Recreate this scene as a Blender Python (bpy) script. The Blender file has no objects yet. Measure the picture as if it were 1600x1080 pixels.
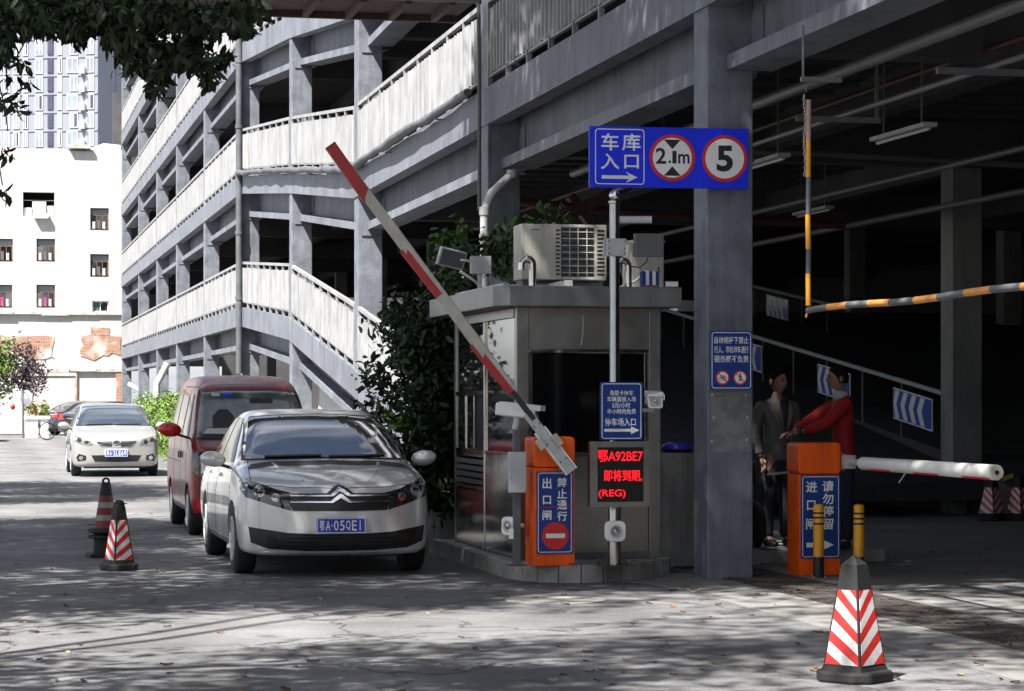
import bpy, bmesh, math, random
import numpy as np
from mathutils import Vector, Matrix
from mathutils.bvhtree import BVHTree

sc = bpy.context.scene
COL = sc.collection
random.seed(7)
rng = np.random.default_rng(11)

# ------------------------------------------------------------------ camera, sky, sun
# World axes follow the street: +x to the car park, +y along the street away from the camera, z up.
F, HOR, HCAM, TH = 3800.0, 622.0, 1.6, math.radians(12.32)
cam = bpy.data.cameras.new('camera'); cam.sensor_width = 36; cam.lens = F / 1600 * 36
cam.shift_y = (HOR - 540) / 1600; cam.clip_start = .1; cam.clip_end = 3000
camo = bpy.data.objects.new('camera', cam); COL.objects.link(camo)
camo.location = (0, 0, HCAM); camo.rotation_euler = (math.pi / 2, 0, -TH)
sc.camera = camo

SUN_DIR = Vector((-1.0, -.82, 1.85)).normalized()
W = bpy.data.worlds.new('World'); sc.world = W; W.use_nodes = True
nt = W.node_tree
sky = nt.nodes.new('ShaderNodeTexSky'); sky.sky_type = 'NISHITA'; sky.sun_disc = False
sky.sun_elevation = math.asin(SUN_DIR.z); sky.sun_rotation = math.atan2(SUN_DIR.x, SUN_DIR.y) % (2 * math.pi)
sky.air_density = 1.0; sky.dust_density = 2.2; sky.ozone_density = 1.0
wtc = nt.nodes.new('ShaderNodeTexCoord'); wn_ = nt.nodes.new('ShaderNodeTexNoise'); wn_.inputs['Scale'].default_value = 2.6; wn_.inputs['Detail'].default_value = 8; wn_.inputs['Roughness'].default_value = .6; wn_.inputs['Distortion'].default_value = .6
nt.links.new(wtc.outputs['Generated'], wn_.inputs['Vector'])
wr_ = nt.nodes.new('ShaderNodeMapRange'); wr_.inputs['From Min'].default_value = .44; wr_.inputs['From Max'].default_value = .64; nt.links.new(wn_.outputs['Fac'], wr_.inputs['Value'])
wm_ = nt.nodes.new('ShaderNodeMix'); wm_.data_type = 'RGBA'; wm_.inputs['B'].default_value = (9.0, 9.2, 9.8, 1)   # thin bright cloud
nt.links.new(wr_.outputs[0], wm_.inputs['Factor']); nt.links.new(sky.outputs[0], wm_.inputs['A'])
nt.links.new(wm_.outputs['Result'], nt.nodes['Background'].inputs[0])
nt.nodes['Background'].inputs[1].default_value = .05
sl = bpy.data.lights.new('sun', 'SUN'); sl.energy = 5.0; sl.angle = math.radians(.53); sl.color = (1, .955, .89)
so = bpy.data.objects.new('sun', sl); COL.objects.link(so); so.location = (-20, -20, 40)
so.rotation_euler = (-SUN_DIR).to_track_quat('-Z', 'Y').to_euler()
sc.view_settings.view_transform = 'Standard'; sc.view_settings.look = 'None'
sc.view_settings.gamma = 1; sc.view_settings.use_curve_mapping = False
sc.view_settings.exposure = 1.7
sc.cycles.max_bounces = 8; sc.cycles.diffuse_bounces = 3

SN, CS = math.sin(TH), math.cos(TH)
def P(px, py, z):
    u = (px - 800) / F
    return Vector((z * (SN + u * CS), z * (CS - u * SN), HCAM + (HOR - py) / F * z))
def PG(px, py, h=0.0):
    p = P(px, py, (HCAM - h) * F / (py - HOR)); p.z = h
    return p

# ------------------------------------------------------------------ materials
MATS = {}
def mat(name, col, rough=.6, metal=0, var=.12, scale=3, bump=0, bscale=80, streak=0, coat=0, emit=0, spec=.5, col2=None, c2amt=.5, pos=False):
    if name in MATS: return MATS[name]
    m = bpy.data.materials.new(name); m.use_nodes = True; MATS[name] = m
    n = m.node_tree.nodes; L = m.node_tree.links; b = n['Principled BSDF']
    b.inputs['Roughness'].default_value = rough; b.inputs['Metallic'].default_value = metal
    b.inputs['Specular IOR Level'].default_value = spec
    b.inputs['Coat Weight'].default_value = coat; b.inputs['Coat IOR'].default_value = 2.9 if 'glass' in name and 'lamp' not in name and coat else 1.5; b.inputs['Coat Roughness'].default_value = .04
    c = (*col, 1)
    if pos:
        src = n.new('ShaderNodeNewGeometry').outputs['Position']
    else:
        src = n.new('ShaderNodeTexCoord').outputs['Object']
    out = None
    if var or col2:
        t = n.new('ShaderNodeTexNoise'); t.inputs['Scale'].default_value = scale; t.inputs['Detail'].default_value = 7; t.inputs['Roughness'].default_value = .62
        L.new(src, t.inputs['Vector'])
        r = n.new('ShaderNodeMapRange'); r.inputs['From Min'].default_value = .32; r.inputs['From Max'].default_value = .68
        L.new(t.outputs['Fac'], r.inputs['Value'])
        mx = n.new('ShaderNodeMix'); mx.data_type = 'RGBA'
        if col2 is not None:
            r.inputs['From Min'].default_value = .5 + (.5 - c2amt) * .3 - .06; r.inputs['From Max'].default_value = .5 + (.5 - c2amt) * .3 + .06
            mx.inputs['A'].default_value = c; mx.inputs['B'].default_value = (*col2, 1)
        else:
            mx.inputs['A'].default_value = (*[x * (1 - var) for x in col], 1); mx.inputs['B'].default_value = (*[min(1, x * (1 + var)) for x in col], 1)
        L.new(r.outputs[0], mx.inputs['Factor'])
        out = mx.outputs['Result']
        rr = n.new('ShaderNodeMapRange'); rr.inputs['To Min'].default_value = max(0, rough - .08); rr.inputs['To Max'].default_value = min(1, rough + .1)
        L.new(t.outputs['Fac'], rr.inputs['Value']); L.new(rr.outputs[0], b.inputs['Roughness'])
    if streak:
        mp = n.new('ShaderNodeMapping'); mp.inputs['Scale'].default_value = (5, 5, .35); L.new(src, mp.inputs['Vector'])
        t2 = n.new('ShaderNodeTexNoise'); t2.inputs['Scale'].default_value = 1.6; t2.inputs['Detail'].default_value = 8; t2.inputs['Roughness'].default_value = .7
        L.new(mp.outputs[0], t2.inputs['Vector'])
        r2 = n.new('ShaderNodeMapRange'); r2.inputs['From Min'].default_value = .42; r2.inputs['From Max'].default_value = .72; r2.inputs['To Min'].default_value = 1; r2.inputs['To Max'].default_value = 1 - streak
        L.new(t2.outputs['Fac'], r2.inputs['Value'])
        mm = n.new('ShaderNodeMix'); mm.data_type = 'RGBA'; mm.blend_type = 'MULTIPLY'; mm.inputs['Factor'].default_value = 1
        if out: L.new(out, mm.inputs['A'])
        else: mm.inputs['A'].default_value = c
        L.new(r2.outputs[0], mm.inputs['B']); out = mm.outputs['Result']
    if out: L.new(out, b.inputs['Base Color'])
    else: b.inputs['Base Color'].default_value = c
    if bump:
        t3 = n.new('ShaderNodeTexNoise'); t3.inputs['Scale'].default_value = bscale; t3.inputs['Detail'].default_value = 4
        L.new(src, t3.inputs['Vector'])
        bp = n.new('ShaderNodeBump'); bp.inputs['Strength'].default_value = bump; bp.inputs['Distance'].default_value = .01
        L.new(t3.outputs['Fac'], bp.inputs['Height']); L.new(bp.outputs[0], b.inputs['Normal'])
    if emit:
        b.inputs['Emission Color'].default_value = c; b.inputs['Emission Strength'].default_value = emit
    return m

m_garage = mat('garage_paint', (.158, .172, .205), .62, var=.28, scale=1.3, streak=.45, bump=.25, bscale=40, pos=True)
m_gcol = mat('column_paint', (.15, .165, .195), .6, var=.3, scale=3.0, streak=.3, bump=.5, bscale=35, pos=True)
m_rail = mat('railing_white', (.30, .305, .315), .5, var=.16, scale=2, streak=.5, pos=True)
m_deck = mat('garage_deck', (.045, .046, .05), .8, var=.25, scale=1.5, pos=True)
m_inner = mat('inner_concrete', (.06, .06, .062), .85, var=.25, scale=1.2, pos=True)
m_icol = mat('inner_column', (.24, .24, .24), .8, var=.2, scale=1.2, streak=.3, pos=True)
m_pipe = mat('grey_pipe', (.12, .12, .12), .45, var=.15, scale=3)
m_redpipe = mat('red_pipe', (.09, .035, .03), .5, var=.2)
m_dpipe = mat('dark_pipe', (.085, .09, .10), .6, var=.25, scale=4)
m_wpipe = mat('white_pipe', (.62, .62, .60), .4, var=.12, streak=.25)
m_asphalt = mat('asphalt', (.158, .158, .162), .88, var=.25, scale=1.1, bump=.7, bscale=220, pos=True, spec=.3)
m_concrete = mat('concrete', (.20, .197, .19), .85, var=.2, scale=1.5, bump=.4, bscale=90, streak=.0, pos=True, spec=.3)
m_gfloor = mat('garage_floor', (.20, .20, .197), .75, var=.25, scale=.9, bump=.2, bscale=60, pos=True)
m_kerb = mat('kerb_concrete', (.26, .255, .235), .85, var=.28, scale=4, bump=.5, bscale=60, pos=True)
m_wallc = mat('weathered_concrete', (.36, .36, .34), .9, var=.3, scale=2, streak=.5, bump=.5, bscale=40, pos=True)
m_grate = mat('rusty_grate', (.085, .074, .066), .75, metal=.2, var=.4, scale=4, bump=.3, pos=True)
m_pit = mat('drain_pit', (.012, .012, .012), .9, var=0)
m_dustw = mat('dusty_arm_white', (.40, .38, .33), .5, var=.2, scale=6)
m_dustr = mat('dusty_arm_red', (.34, .012, .010), .45, var=.25, scale=6)
m_steel = mat('brushed_steel', (.58, .58, .57), .11, metal=1, var=.12, scale=5, bump=.06, bscale=9)
m_steelf = mat('steel_panel', (.28, .275, .265), .30, metal=.9, var=.15, scale=4)
m_steeld = mat('steel_fascia', (.22, .23, .225), .42, metal=.75, var=.2, scale=3, streak=.25)
m_pole = mat('pole_steel', (.36, .36, .355), .24, metal=1, var=.15, scale=5)
m_sglass = mat('side_pane', (.010, .012, .013), .08, var=0, spec=.45)
m_chrome = mat('chrome', (.75, .75, .75), .12, metal=1, var=.03)
m_orange = mat('orange_paint', (.95, .115, .004), .5, var=.22, scale=4, coat=.05, spec=.3, streak=.3, bump=.15, bscale=12)
m_blue = mat('sign_blue', (.010, .045, .22), .45, var=.08, scale=4, coat=.05, spec=.3)
m_blueb = mat('sign_bright_blue', (.008, .030, .80), .45, var=.08, scale=3, coat=.05, spec=.3)
m_white = mat('white_paint', (.76, .76, .74), .45, var=.06, scale=6)
m_lett = mat('letter_white', (.78, .78, .78), .45, var=.03)
m_letb = mat('letter_black', (.012, .012, .014), .5, var=0)
m_red = mat('sign_red', (.62, .018, .015), .4, var=.1, scale=8)
m_black = mat('black_plastic', (.014, .014, .015), .5, var=.2, scale=8)
m_rubber = mat('rubber', (.011, .011, .012), .75, var=.3, scale=6, bump=.3)
m_yellow = mat('bollard_yellow', (.74, .33, .012), .4, var=.12, scale=6)
m_dorange = mat('faded_orange', (.72, .30, .05), .5, var=.2, scale=5)
m_beige = mat('beige_metal', (.48, .46, .40), .5, var=.12, scale=5, streak=.25)
m_dgrey = mat('dark_grey_metal', (.10, .105, .115), .5, var=.15, scale=5)
m_lgrey = mat('light_grey_metal', (.42, .44, .45), .45, var=.12, scale=5)
m_led = mat('led_red', (1, .006, .014), .5, var=0, emit=.75)
m_ledoff = mat('led_screen', (.004, .003, .003), .35, var=0)
m_glass = mat('dark_glass', (.008, .009, .010), .04, var=0, spec=1.0, coat=1)
m_kglass = mat('booth_side_pane', (.02, .022, .022), .03, var=0, spec=1.0, coat=1)
m_kfront = mat('tinted_booth_glass', (.004, .004, .004), .12, var=0, spec=.35)
m_silver = mat('silver_paint', (.58, .585, .58), .30, metal=.3, var=.03, scale=2, coat=1)
m_champ = mat('champagne_paint', (.34, .338, .325), .33, metal=.35, var=.03, scale=2, coat=1)
m_vred = mat('dark_red_paint', (.15, .004, .006), .28, metal=0, var=.25, scale=2, coat=.35, spec=.25)
m_mred = mat('bright_red_plastic', (.5, .012, .01), .35, var=.06, coat=.4)
m_dpaint = mat('navy_paint', (.018, .022, .035), .3, metal=.2, var=.05, coat=1)
m_wpaint = mat('white_car_paint', (.72, .72, .72), .35, var=.03, coat=1)
m_grille = mat('grille_black', (.010, .010, .011), .35, var=.1, scale=20)
m_lamp = mat('lamp_glass', (.02, .021, .022), .05, metal=.3, var=.6, scale=14, coat=1)
m_lampc = mat('lamp_clear', (.28, .28, .28), .1, metal=.6, var=.5, scale=16, coat=1)
m_tail = mat('tail_lamp', (.55, .01, .01), .15, var=.1, coat=1)
m_plate = mat('plate_blue', (.015, .05, .36), .4, var=.05)
m_fbldg = mat('plaster_white', (.50, .495, .48), .85, var=.14, scale=.5, streak=.22, pos=True)
m_trim = mat('stained_ledge', (.42, .40, .36), .9, var=.4, scale=2, pos=True)
m_tower = mat('tower_grey', (.20, .212, .25), .8, var=.05, scale=.1, pos=True)
m_towerw = mat('tower_window', (.20, .24, .28), .15, var=.25, scale=.4, pos=True)
m_towerd = mat('tower_dark_window', (.055, .06, .09), .2, var=.2, scale=.4, pos=True)
m_wood = mat('window_wood', (.13, .065, .045), .7, var=.2)
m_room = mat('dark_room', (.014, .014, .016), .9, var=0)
m_laundry = mat('laundry_cloth', (.55, .53, .52), .9, var=.4, scale=5)
m_pinkc = mat('pink_cloth', (.42, .06, .17), .9, var=.4, scale=6)
m_bark = mat('bark', (.055, .042, .032), .95, var=.35, scale=6, bump=.8, bscale=25)
m_leafd = mat('leaf_dark', (.010, .022, .006), .5, var=.5, scale=2.0, spec=.22, pos=True)
m_leafm = mat('leaf_mid', (.03, .07, .013), .45, var=.5, scale=2.5, spec=.4, pos=True)
m_leafl = mat('leaf_bright', (.11, .19, .03), .5, var=.4, scale=3, pos=True)
m_leafy = mat('leaf_yellow', (.30, .26, .03), .55, var=.3, scale=3, pos=True)
m_leafp = mat('leaf_purple', (.07, .045, .06), .55, var=.3, scale=3, pos=True)
m_soil = mat('soil', (.05, .04, .03), .95, var=.4, scale=5, pos=True)
m_fall1 = mat('leaf_litter_brown', (.15, .065, .03), .8, var=.3, scale=10)
m_fall2 = mat('leaf_litter_tan', (.32, .22, .12), .8, var=.3, scale=10)
m_fall3 = mat('leaf_litter_dark', (.05, .028, .018), .8, var=.3, scale=10)
m_skin = mat('skin', (.34, .185, .125), .5, var=.1, scale=9)
m_hair = mat('hair', (.010, .009, .008), .9, spec=.1, var=.3, scale=40)
m_jred = mat('red_jacket', (.36, .010, .012), .75, var=.2, scale=7, bump=.3, bscale=14)
m_jgrey = mat('grey_jacket', (.15, .147, .138), .8, var=.2, scale=7, bump=.3, bscale=14)
m_trs = mat('dark_trousers', (.022, .023, .03), .85, var=.2, scale=6)
m_jean = mat('navy_trousers', (.02, .03, .06), .85, var=.2, scale=6)
m_shirt = mat('pale_shirt', (.5, .52, .55), .8, var=.1)
m_helm = mat('helmet_blue', (.09, .08, .75), .3, var=.1, coat=.6)
m_brown = mat('brown_soffit', (.085, .048, .038), .75, var=.35, scale=3, streak=.3, pos=True)
m_mirror = mat('mirror', (.8, .8, .82), .03, metal=1, var=0)
m_tube = mat('lamp_tube', (.55, .55, .53), .4, var=.05)
m_dimy = mat('faded_yellow_sign', (.16, .13, .015), .7, var=.2, scale=5)

def brick_mat():
    m = bpy.data.materials.new('old_brick'); m.use_nodes = True; n = m.node_tree.nodes; L = m.node_tree.links; b = n['Principled BSDF']
    g = n.new('ShaderNodeNewGeometry'); s = n.new('ShaderNodeSeparateXYZ'); c = n.new('ShaderNodeCombineXYZ')
    L.new(g.outputs['Position'], s.inputs[0]); L.new(s.outputs['X'], c.inputs['X']); L.new(s.outputs['Z'], c.inputs['Y'])
    t = n.new('ShaderNodeTexBrick'); t.inputs['Scale'].default_value = 1; t.inputs['Brick Width'].default_value = .24; t.inputs['Row Height'].default_value = .07; t.inputs['Mortar Size'].default_value = .008
    t.inputs['Color1'].default_value = (.36, .15, .08, 1); t.inputs['Color2'].default_value = (.24, .09, .05, 1); t.inputs['Mortar'].default_value = (.42, .38, .33, 1)
    L.new(c.outputs[0], t.inputs['Vector'])
    no = n.new('ShaderNodeTexNoise'); no.inputs['Scale'].default_value = 1.3; no.inputs['Detail'].default_value = 6; L.new(g.outputs['Position'], no.inputs['Vector'])
    mx = n.new('ShaderNodeMix'); mx.data_type = 'RGBA'; r = n.new('ShaderNodeMapRange'); r.inputs['From Min'].default_value = .48; r.inputs['From Max'].default_value = .64
    L.new(no.outputs['Fac'], r.inputs['Value']); L.new(r.outputs[0], mx.inputs['Factor']); L.new(t.outputs['Color'], mx.inputs['A']); mx.inputs['B'].default_value = (.5, .46, .42, 1)
    L.new(mx.outputs['Result'], b.inputs['Base Color']); b.inputs['Roughness'].default_value = .9
    return m
m_brick = brick_mat()
# asphalt: aggregate specks, patches and oil on top of the base tone
def rich_asphalt(m):
    n = m.node_tree.nodes; L = m.node_tree.links; b = n['Principled BSDF']
    src = [x for x in n if x.type == 'NEW_GEOMETRY'][0].outputs['Position']
    old = b.inputs['Base Color'].links[0].from_socket
    t = n.new('ShaderNodeTexVoronoi'); t.inputs['Scale'].default_value = 90; L.new(src, t.inputs['Vector'])
    r = n.new('ShaderNodeMapRange'); r.inputs['To Min'].default_value = .72; r.inputs['To Max'].default_value = 1.3
    L.new(t.outputs['Color'], r.inputs['Value'])
    mm = n.new('ShaderNodeMix'); mm.data_type = 'RGBA'; mm.blend_type = 'MULTIPLY'; mm.inputs['Factor'].default_value = 1
    L.new(old, mm.inputs['A']); L.new(r.outputs[0], mm.inputs['B'])
    t2 = n.new('ShaderNodeTexNoise'); t2.inputs['Scale'].default_value = .35; t2.inputs['Detail'].default_value = 9; t2.inputs['Roughness'].default_value = .7; L.new(src, t2.inputs['Vector'])
    r2 = n.new('ShaderNodeMapRange'); r2.inputs['From Min'].default_value = .35; r2.inputs['From Max'].default_value = .68; r2.inputs['To Min'].default_value = .75; r2.inputs['To Max'].default_value = 1.2
    L.new(t2.outputs['Fac'], r2.inputs['Value'])
    m3 = n.new('ShaderNodeMix'); m3.data_type = 'RGBA'; m3.blend_type = 'MULTIPLY'; m3.inputs['Factor'].default_value = 1
    L.new(mm.outputs['Result'], m3.inputs['A']); L.new(r2.outputs[0], m3.inputs['B']); L.new(m3.outputs['Result'], b.inputs['Base Color'])
rich_asphalt(m_asphalt)
def cracks(m):
    n = m.node_tree.nodes; L = m.node_tree.links; b = n['Principled BSDF']
    src = [x for x in n if x.type == 'NEW_GEOMETRY'][0].outputs['Position']; old = b.inputs['Base Color'].links[0].from_socket
    d = n.new('ShaderNodeTexNoise'); d.inputs['Scale'].default_value = 1.6; d.inputs['Detail'].default_value = 5; L.new(src, d.inputs['Vector'])
    ad = n.new('ShaderNodeMix'); ad.data_type = 'RGBA'; ad.blend_type = 'ADD'; ad.inputs['Factor'].default_value = .9; L.new(src, ad.inputs['A']); L.new(d.outputs['Color'], ad.inputs['B'])
    v = n.new('ShaderNodeTexVoronoi'); v.feature = 'DISTANCE_TO_EDGE'; v.inputs['Scale'].default_value = .42; L.new(ad.outputs['Result'], v.inputs['Vector'])
    r = n.new('ShaderNodeMapRange'); r.inputs['From Max'].default_value = .012; r.inputs['To Min'].default_value = .35; L.new(v.outputs['Distance'], r.inputs['Value'])
    # worn wheel tracks along the lane
    sp = n.new('ShaderNodeSeparateXYZ'); L.new(src, sp.inputs[0])
    w = n.new('ShaderNodeMath'); w.operation = 'SINE'; ml = n.new('ShaderNodeMath'); ml.operation = 'MULTIPLY'; ml.inputs[1].default_value = 3.9; L.new(sp.outputs['X'], ml.inputs[0]); L.new(ml.outputs[0], w.inputs[0])
    r2 = n.new('ShaderNodeMapRange'); r2.inputs['From Min'].default_value = -1; r2.inputs['To Min'].default_value = .86; r2.inputs['To Max'].default_value = 1.06; L.new(w.outputs[0], r2.inputs['Value'])
    for fac in (r.outputs[0], r2.outputs[0]):
        mm = n.new('ShaderNodeMix'); mm.data_type = 'RGBA'; mm.blend_type = 'MULTIPLY'; mm.inputs['Factor'].default_value = 1; L.new(old, mm.inputs['A']); L.new(fac, mm.inputs['B']); old = mm.outputs['Result']
    L.new(old, b.inputs['Base Color'])
cracks(m_asphalt)

# ------------------------------------------------------------------ mesh helpers
def link(o, parent=None):
    COL.objects.link(o)
    if parent is not None: o.parent = parent
    return o
def tag(o, label=None, cat=None, group=None, kind=None):
    if label: o['label'] = label
    if cat: o['category'] = cat
    if group: o['group'] = group
    if kind: o['kind'] = kind
    return o
def empty(name, loc=(0, 0, 0), rz=0, label=None, cat=None, group=None, parent=None):
    o = bpy.data.objects.new(name, None); o.empty_display_size = .2; link(o, parent)
    o.location = loc; o.rotation_euler = (0, 0, rz)
    return tag(o, label, cat, group)
def copy_tree(o, parent=None):
    c = o.copy(); COL.objects.link(c); c.parent = parent
    for ch in o.children: copy_tree(ch, c)
    return c

class MB:
    def __init__(s): s.v, s.f, s.mi, s.cur = [], [], [], 0
    def add(s, vs, fs):
        k = len(s.v); s.v += [tuple(v) for v in vs]
        for f in fs: s.f.append(tuple(i + k for i in f)); s.mi.append(s.cur)
        return s
    def hexa(s, a):   # 8 corners: bottom ring 0-3, top ring 4-7
        return s.add(a, [(3, 2, 1, 0), (4, 5, 6, 7), (0, 1, 5, 4), (1, 2, 6, 5), (2, 3, 7, 6), (3, 0, 4, 7)])
    def box(s, x0, x1, y0, y1, z0, z1):
        return s.hexa([(x0, y0, z0), (x1, y0, z0), (x1, y1, z0), (x0, y1, z0), (x0, y0, z1), (x1, y0, z1), (x1, y1, z1), (x0, y1, z1)])
    def slope(s, x0, x1, y0, y1, b0, t0, b1, t1):  # box along y with sloping bottom and top
        return s.hexa([(x0, y0, b0), (x1, y0, b0), (x1, y1, b1), (x0, y1, b1), (x0, y0, t0), (x1, y0, t0), (x1, y1, t1), (x0, y1, t1)])
    def prism(s, poly, y0, y1):   # polygon in (x,z), counter-clockwise seen from -y
        n = len(poly)
        vs = [(p[0], y0, p[1]) for p in poly] + [(p[0], y1, p[1]) for p in poly]
        return s.add(vs, [tuple(range(n)), tuple(range(2 * n - 1, n - 1, -1))] + [(i, i + n, (i + 1) % n + n, (i + 1) % n) for i in range(n)])
    def zprism(s, poly, z0, z1):  # polygon in (x,y) ccw from above
        n = len(poly)
        vs = [(p[0], p[1], z0) for p in poly] + [(p[0], p[1], z1) for p in poly]
        return s.add(vs, [tuple(range(n - 1, -1, -1)), tuple(range(n, 2 * n))] + [(i, (i + 1) % n, (i + 1) % n + n, i + n) for i in range(n)])
    def tube(s, pts, r, n=10, cap=True):
        pts = [Vector(p) for p in pts]; rs = r if isinstance(r, (list, tuple)) else [r] * len(pts)
        k = len(s.v); ref = None; rings = []
        for i, p in enumerate(pts):
            d = (pts[min(i + 1, len(pts) - 1)] - pts[max(i - 1, 0)]).normalized()
            if ref is None: ref = d.orthogonal().normalized()
            ref = (ref - d * ref.dot(d)).normalized(); b = d.cross(ref)
            rings.append([p + (ref * math.cos(a) + b * math.sin(a)) * rs[i] for a in [2 * math.pi * j / n for j in range(n)]])
        vs = [v for rg in rings for v in rg]; fs = []
        for i in range(len(pts) - 1):
            for j in range(n):
                fs.append((i * n + j, i * n + (j + 1) % n, (i + 1) * n + (j + 1) % n, (i + 1) * n + j))
        if cap: fs += [tuple(range(n - 1, -1, -1)), tuple(range((len(pts) - 1) * n, len(pts) * n))]
        return s.add(vs, fs)
    def lathe(s, prof, c=(0, 0, 0), n=20, axis='z'):
        vs, fs = [], []
        for r, h in prof:
            for j in range(n):
                a = 2 * math.pi * j / n; x, y = r * math.cos(a), r * math.sin(a)
                vs.append((c[0] + x, c[1] + y, c[2] + h) if axis == 'z' else ((c[0] + x, c[1] - h, c[2] + y) if axis == 'y' else (c[0] + h, c[1] + x, c[2] + y)))
        for i in range(len(prof) - 1):
            for j in range(n): fs.append((i * n + j, i * n + (j + 1) % n, (i + 1) * n + (j + 1) % n, (i + 1) * n + j))
        fs += [tuple(range(n - 1, -1, -1)), tuple(range((len(prof) - 1) * n, len(prof) * n))]
        return s.add(vs, fs)
    def bar(s, p0, p1, w, h, up=(0, 0, 1)):
        p0, p1 = Vector(p0), Vector(p1); d = (p1 - p0).normalized(); sd = d.cross(Vector(up)).normalized(); u = sd.cross(d)
        a = sd * w / 2; b = u * h / 2
        return s.hexa([p0 - a - b, p0 + a - b, p1 + a - b, p1 - a - b, p0 - a + b, p0 + a + b, p1 + a + b, p1 - a + b])
    def mesh(s, name, mats, smooth=False):
        me = bpy.data.meshes.new(name); me.from_pydata(s.v, [], s.f)
        for m in (mats if isinstance(mats, (list, tuple)) else [mats]): me.materials.append(m)
        if max(s.mi, default=0): me.polygons.foreach_set('material_index', s.mi)
        bm = bmesh.new(); bm.from_mesh(me); bmesh.ops.recalc_face_normals(bm, faces=bm.faces); bm.to_mesh(me); bm.free()
        if smooth: me.shade_smooth() if smooth is True else (me.shade_smooth(), me.set_sharp_from_angle(angle=math.radians(smooth)))
        return me
    def build(s, name, mats, parent=None, smooth=False, bev=0, loc=None, rz=0):
        o = bpy.data.objects.new(name, s.mesh(name, mats, smooth)); link(o, parent)
        if loc is not None: o.location = loc
        if rz: o.rotation_euler.z = rz
        if bev:
            b = o.modifiers.new('bevel', 'BEVEL'); b.width = bev; b.segments = 2; b.limit_method = 'ANGLE'; b.angle_limit = math.radians(40)
        return o
def piece(name, me, parent=None, loc=(0, 0, 0), rot=(0, 0, 0), scale=None):
    o = bpy.data.objects.new(name, me); link(o, parent); o.location = loc; o.rotation_euler = rot
    if scale: o.scale = scale
    return o
def disc(r, n=40, cx=0, cz=0): return [(cx + r * math.cos(2 * math.pi * i / n), cz + r * math.sin(2 * math.pi * i / n)) for i in range(n)]
def rrect(x0, z0, x1, z1, r, n=5):
    o = []
    for cx, cz, a0 in ((x1 - r, z0 + r, -90), (x1 - r, z1 - r, 0), (x0 + r, z1 - r, 90), (x0 + r, z0 + r, 180)):
        for i in range(n + 1):
            a = math.radians(a0 + 90 * i / n); o.append((cx + r * math.cos(a), cz + r * math.sin(a)))
    return o
def ringframe(M, outer, inner, y0, y1):   # flat frame between two outlines of equal length
    n = len(outer)
    vs = [(p[0], y0, p[1]) for p in outer] + [(p[0], y0, p[1]) for p in inner] + [(p[0], y1, p[1]) for p in outer] + [(p[0], y1, p[1]) for p in inner]
    fs = []
    for i in range(n):
        j = (i + 1) % n
        fs += [(i, j, n + j, n + i), (i, 2 * n + i, 2 * n + j, j), (n + i, n + j, 3 * n + j, 3 * n + i)]
    return M.add(vs, fs)

def text_mesh(s, bold=.0):
    c = bpy.data.curves.new('lettering', 'FONT'); c.body = s; c.offset = bold; c.resolution_u = 3; c.extrude = 0
    o = bpy.data.objects.new('lettering', c); COL.objects.link(o)
    dg = bpy.context.evaluated_depsgraph_get(); dg.update()
    me = bpy.data.meshes.new_from_object(o.evaluated_get(dg))
    bpy.data.objects.remove(o); bpy.data.curves.remove(c)
    n = len(me.vertices); a = np.empty(n * 3); me.vertices.foreach_get('co', a); a = a.reshape(-1, 3)
    fs = [tuple(p.vertices) for p in me.polygons]; bpy.data.meshes.remove(me)
    return a, fs
def tfit(M, s, x0, z0, x1, z1, y, bold=.015):   # text stretched into the box x0..x1, z0..z1 on the plane y
    a, fs = text_mesh(s, bold); lo, hi = a.min(0), a.max(0)
    b = np.zeros_like(a)
    b[:, 0] = x0 + (a[:, 0] - lo[0]) / (hi[0] - lo[0]) * (x1 - x0); b[:, 1] = y; b[:, 2] = z0 + (a[:, 1] - lo[1]) / (hi[1] - lo[1]) * (z1 - z0)
    return M.add(b.tolist(), fs)

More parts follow.
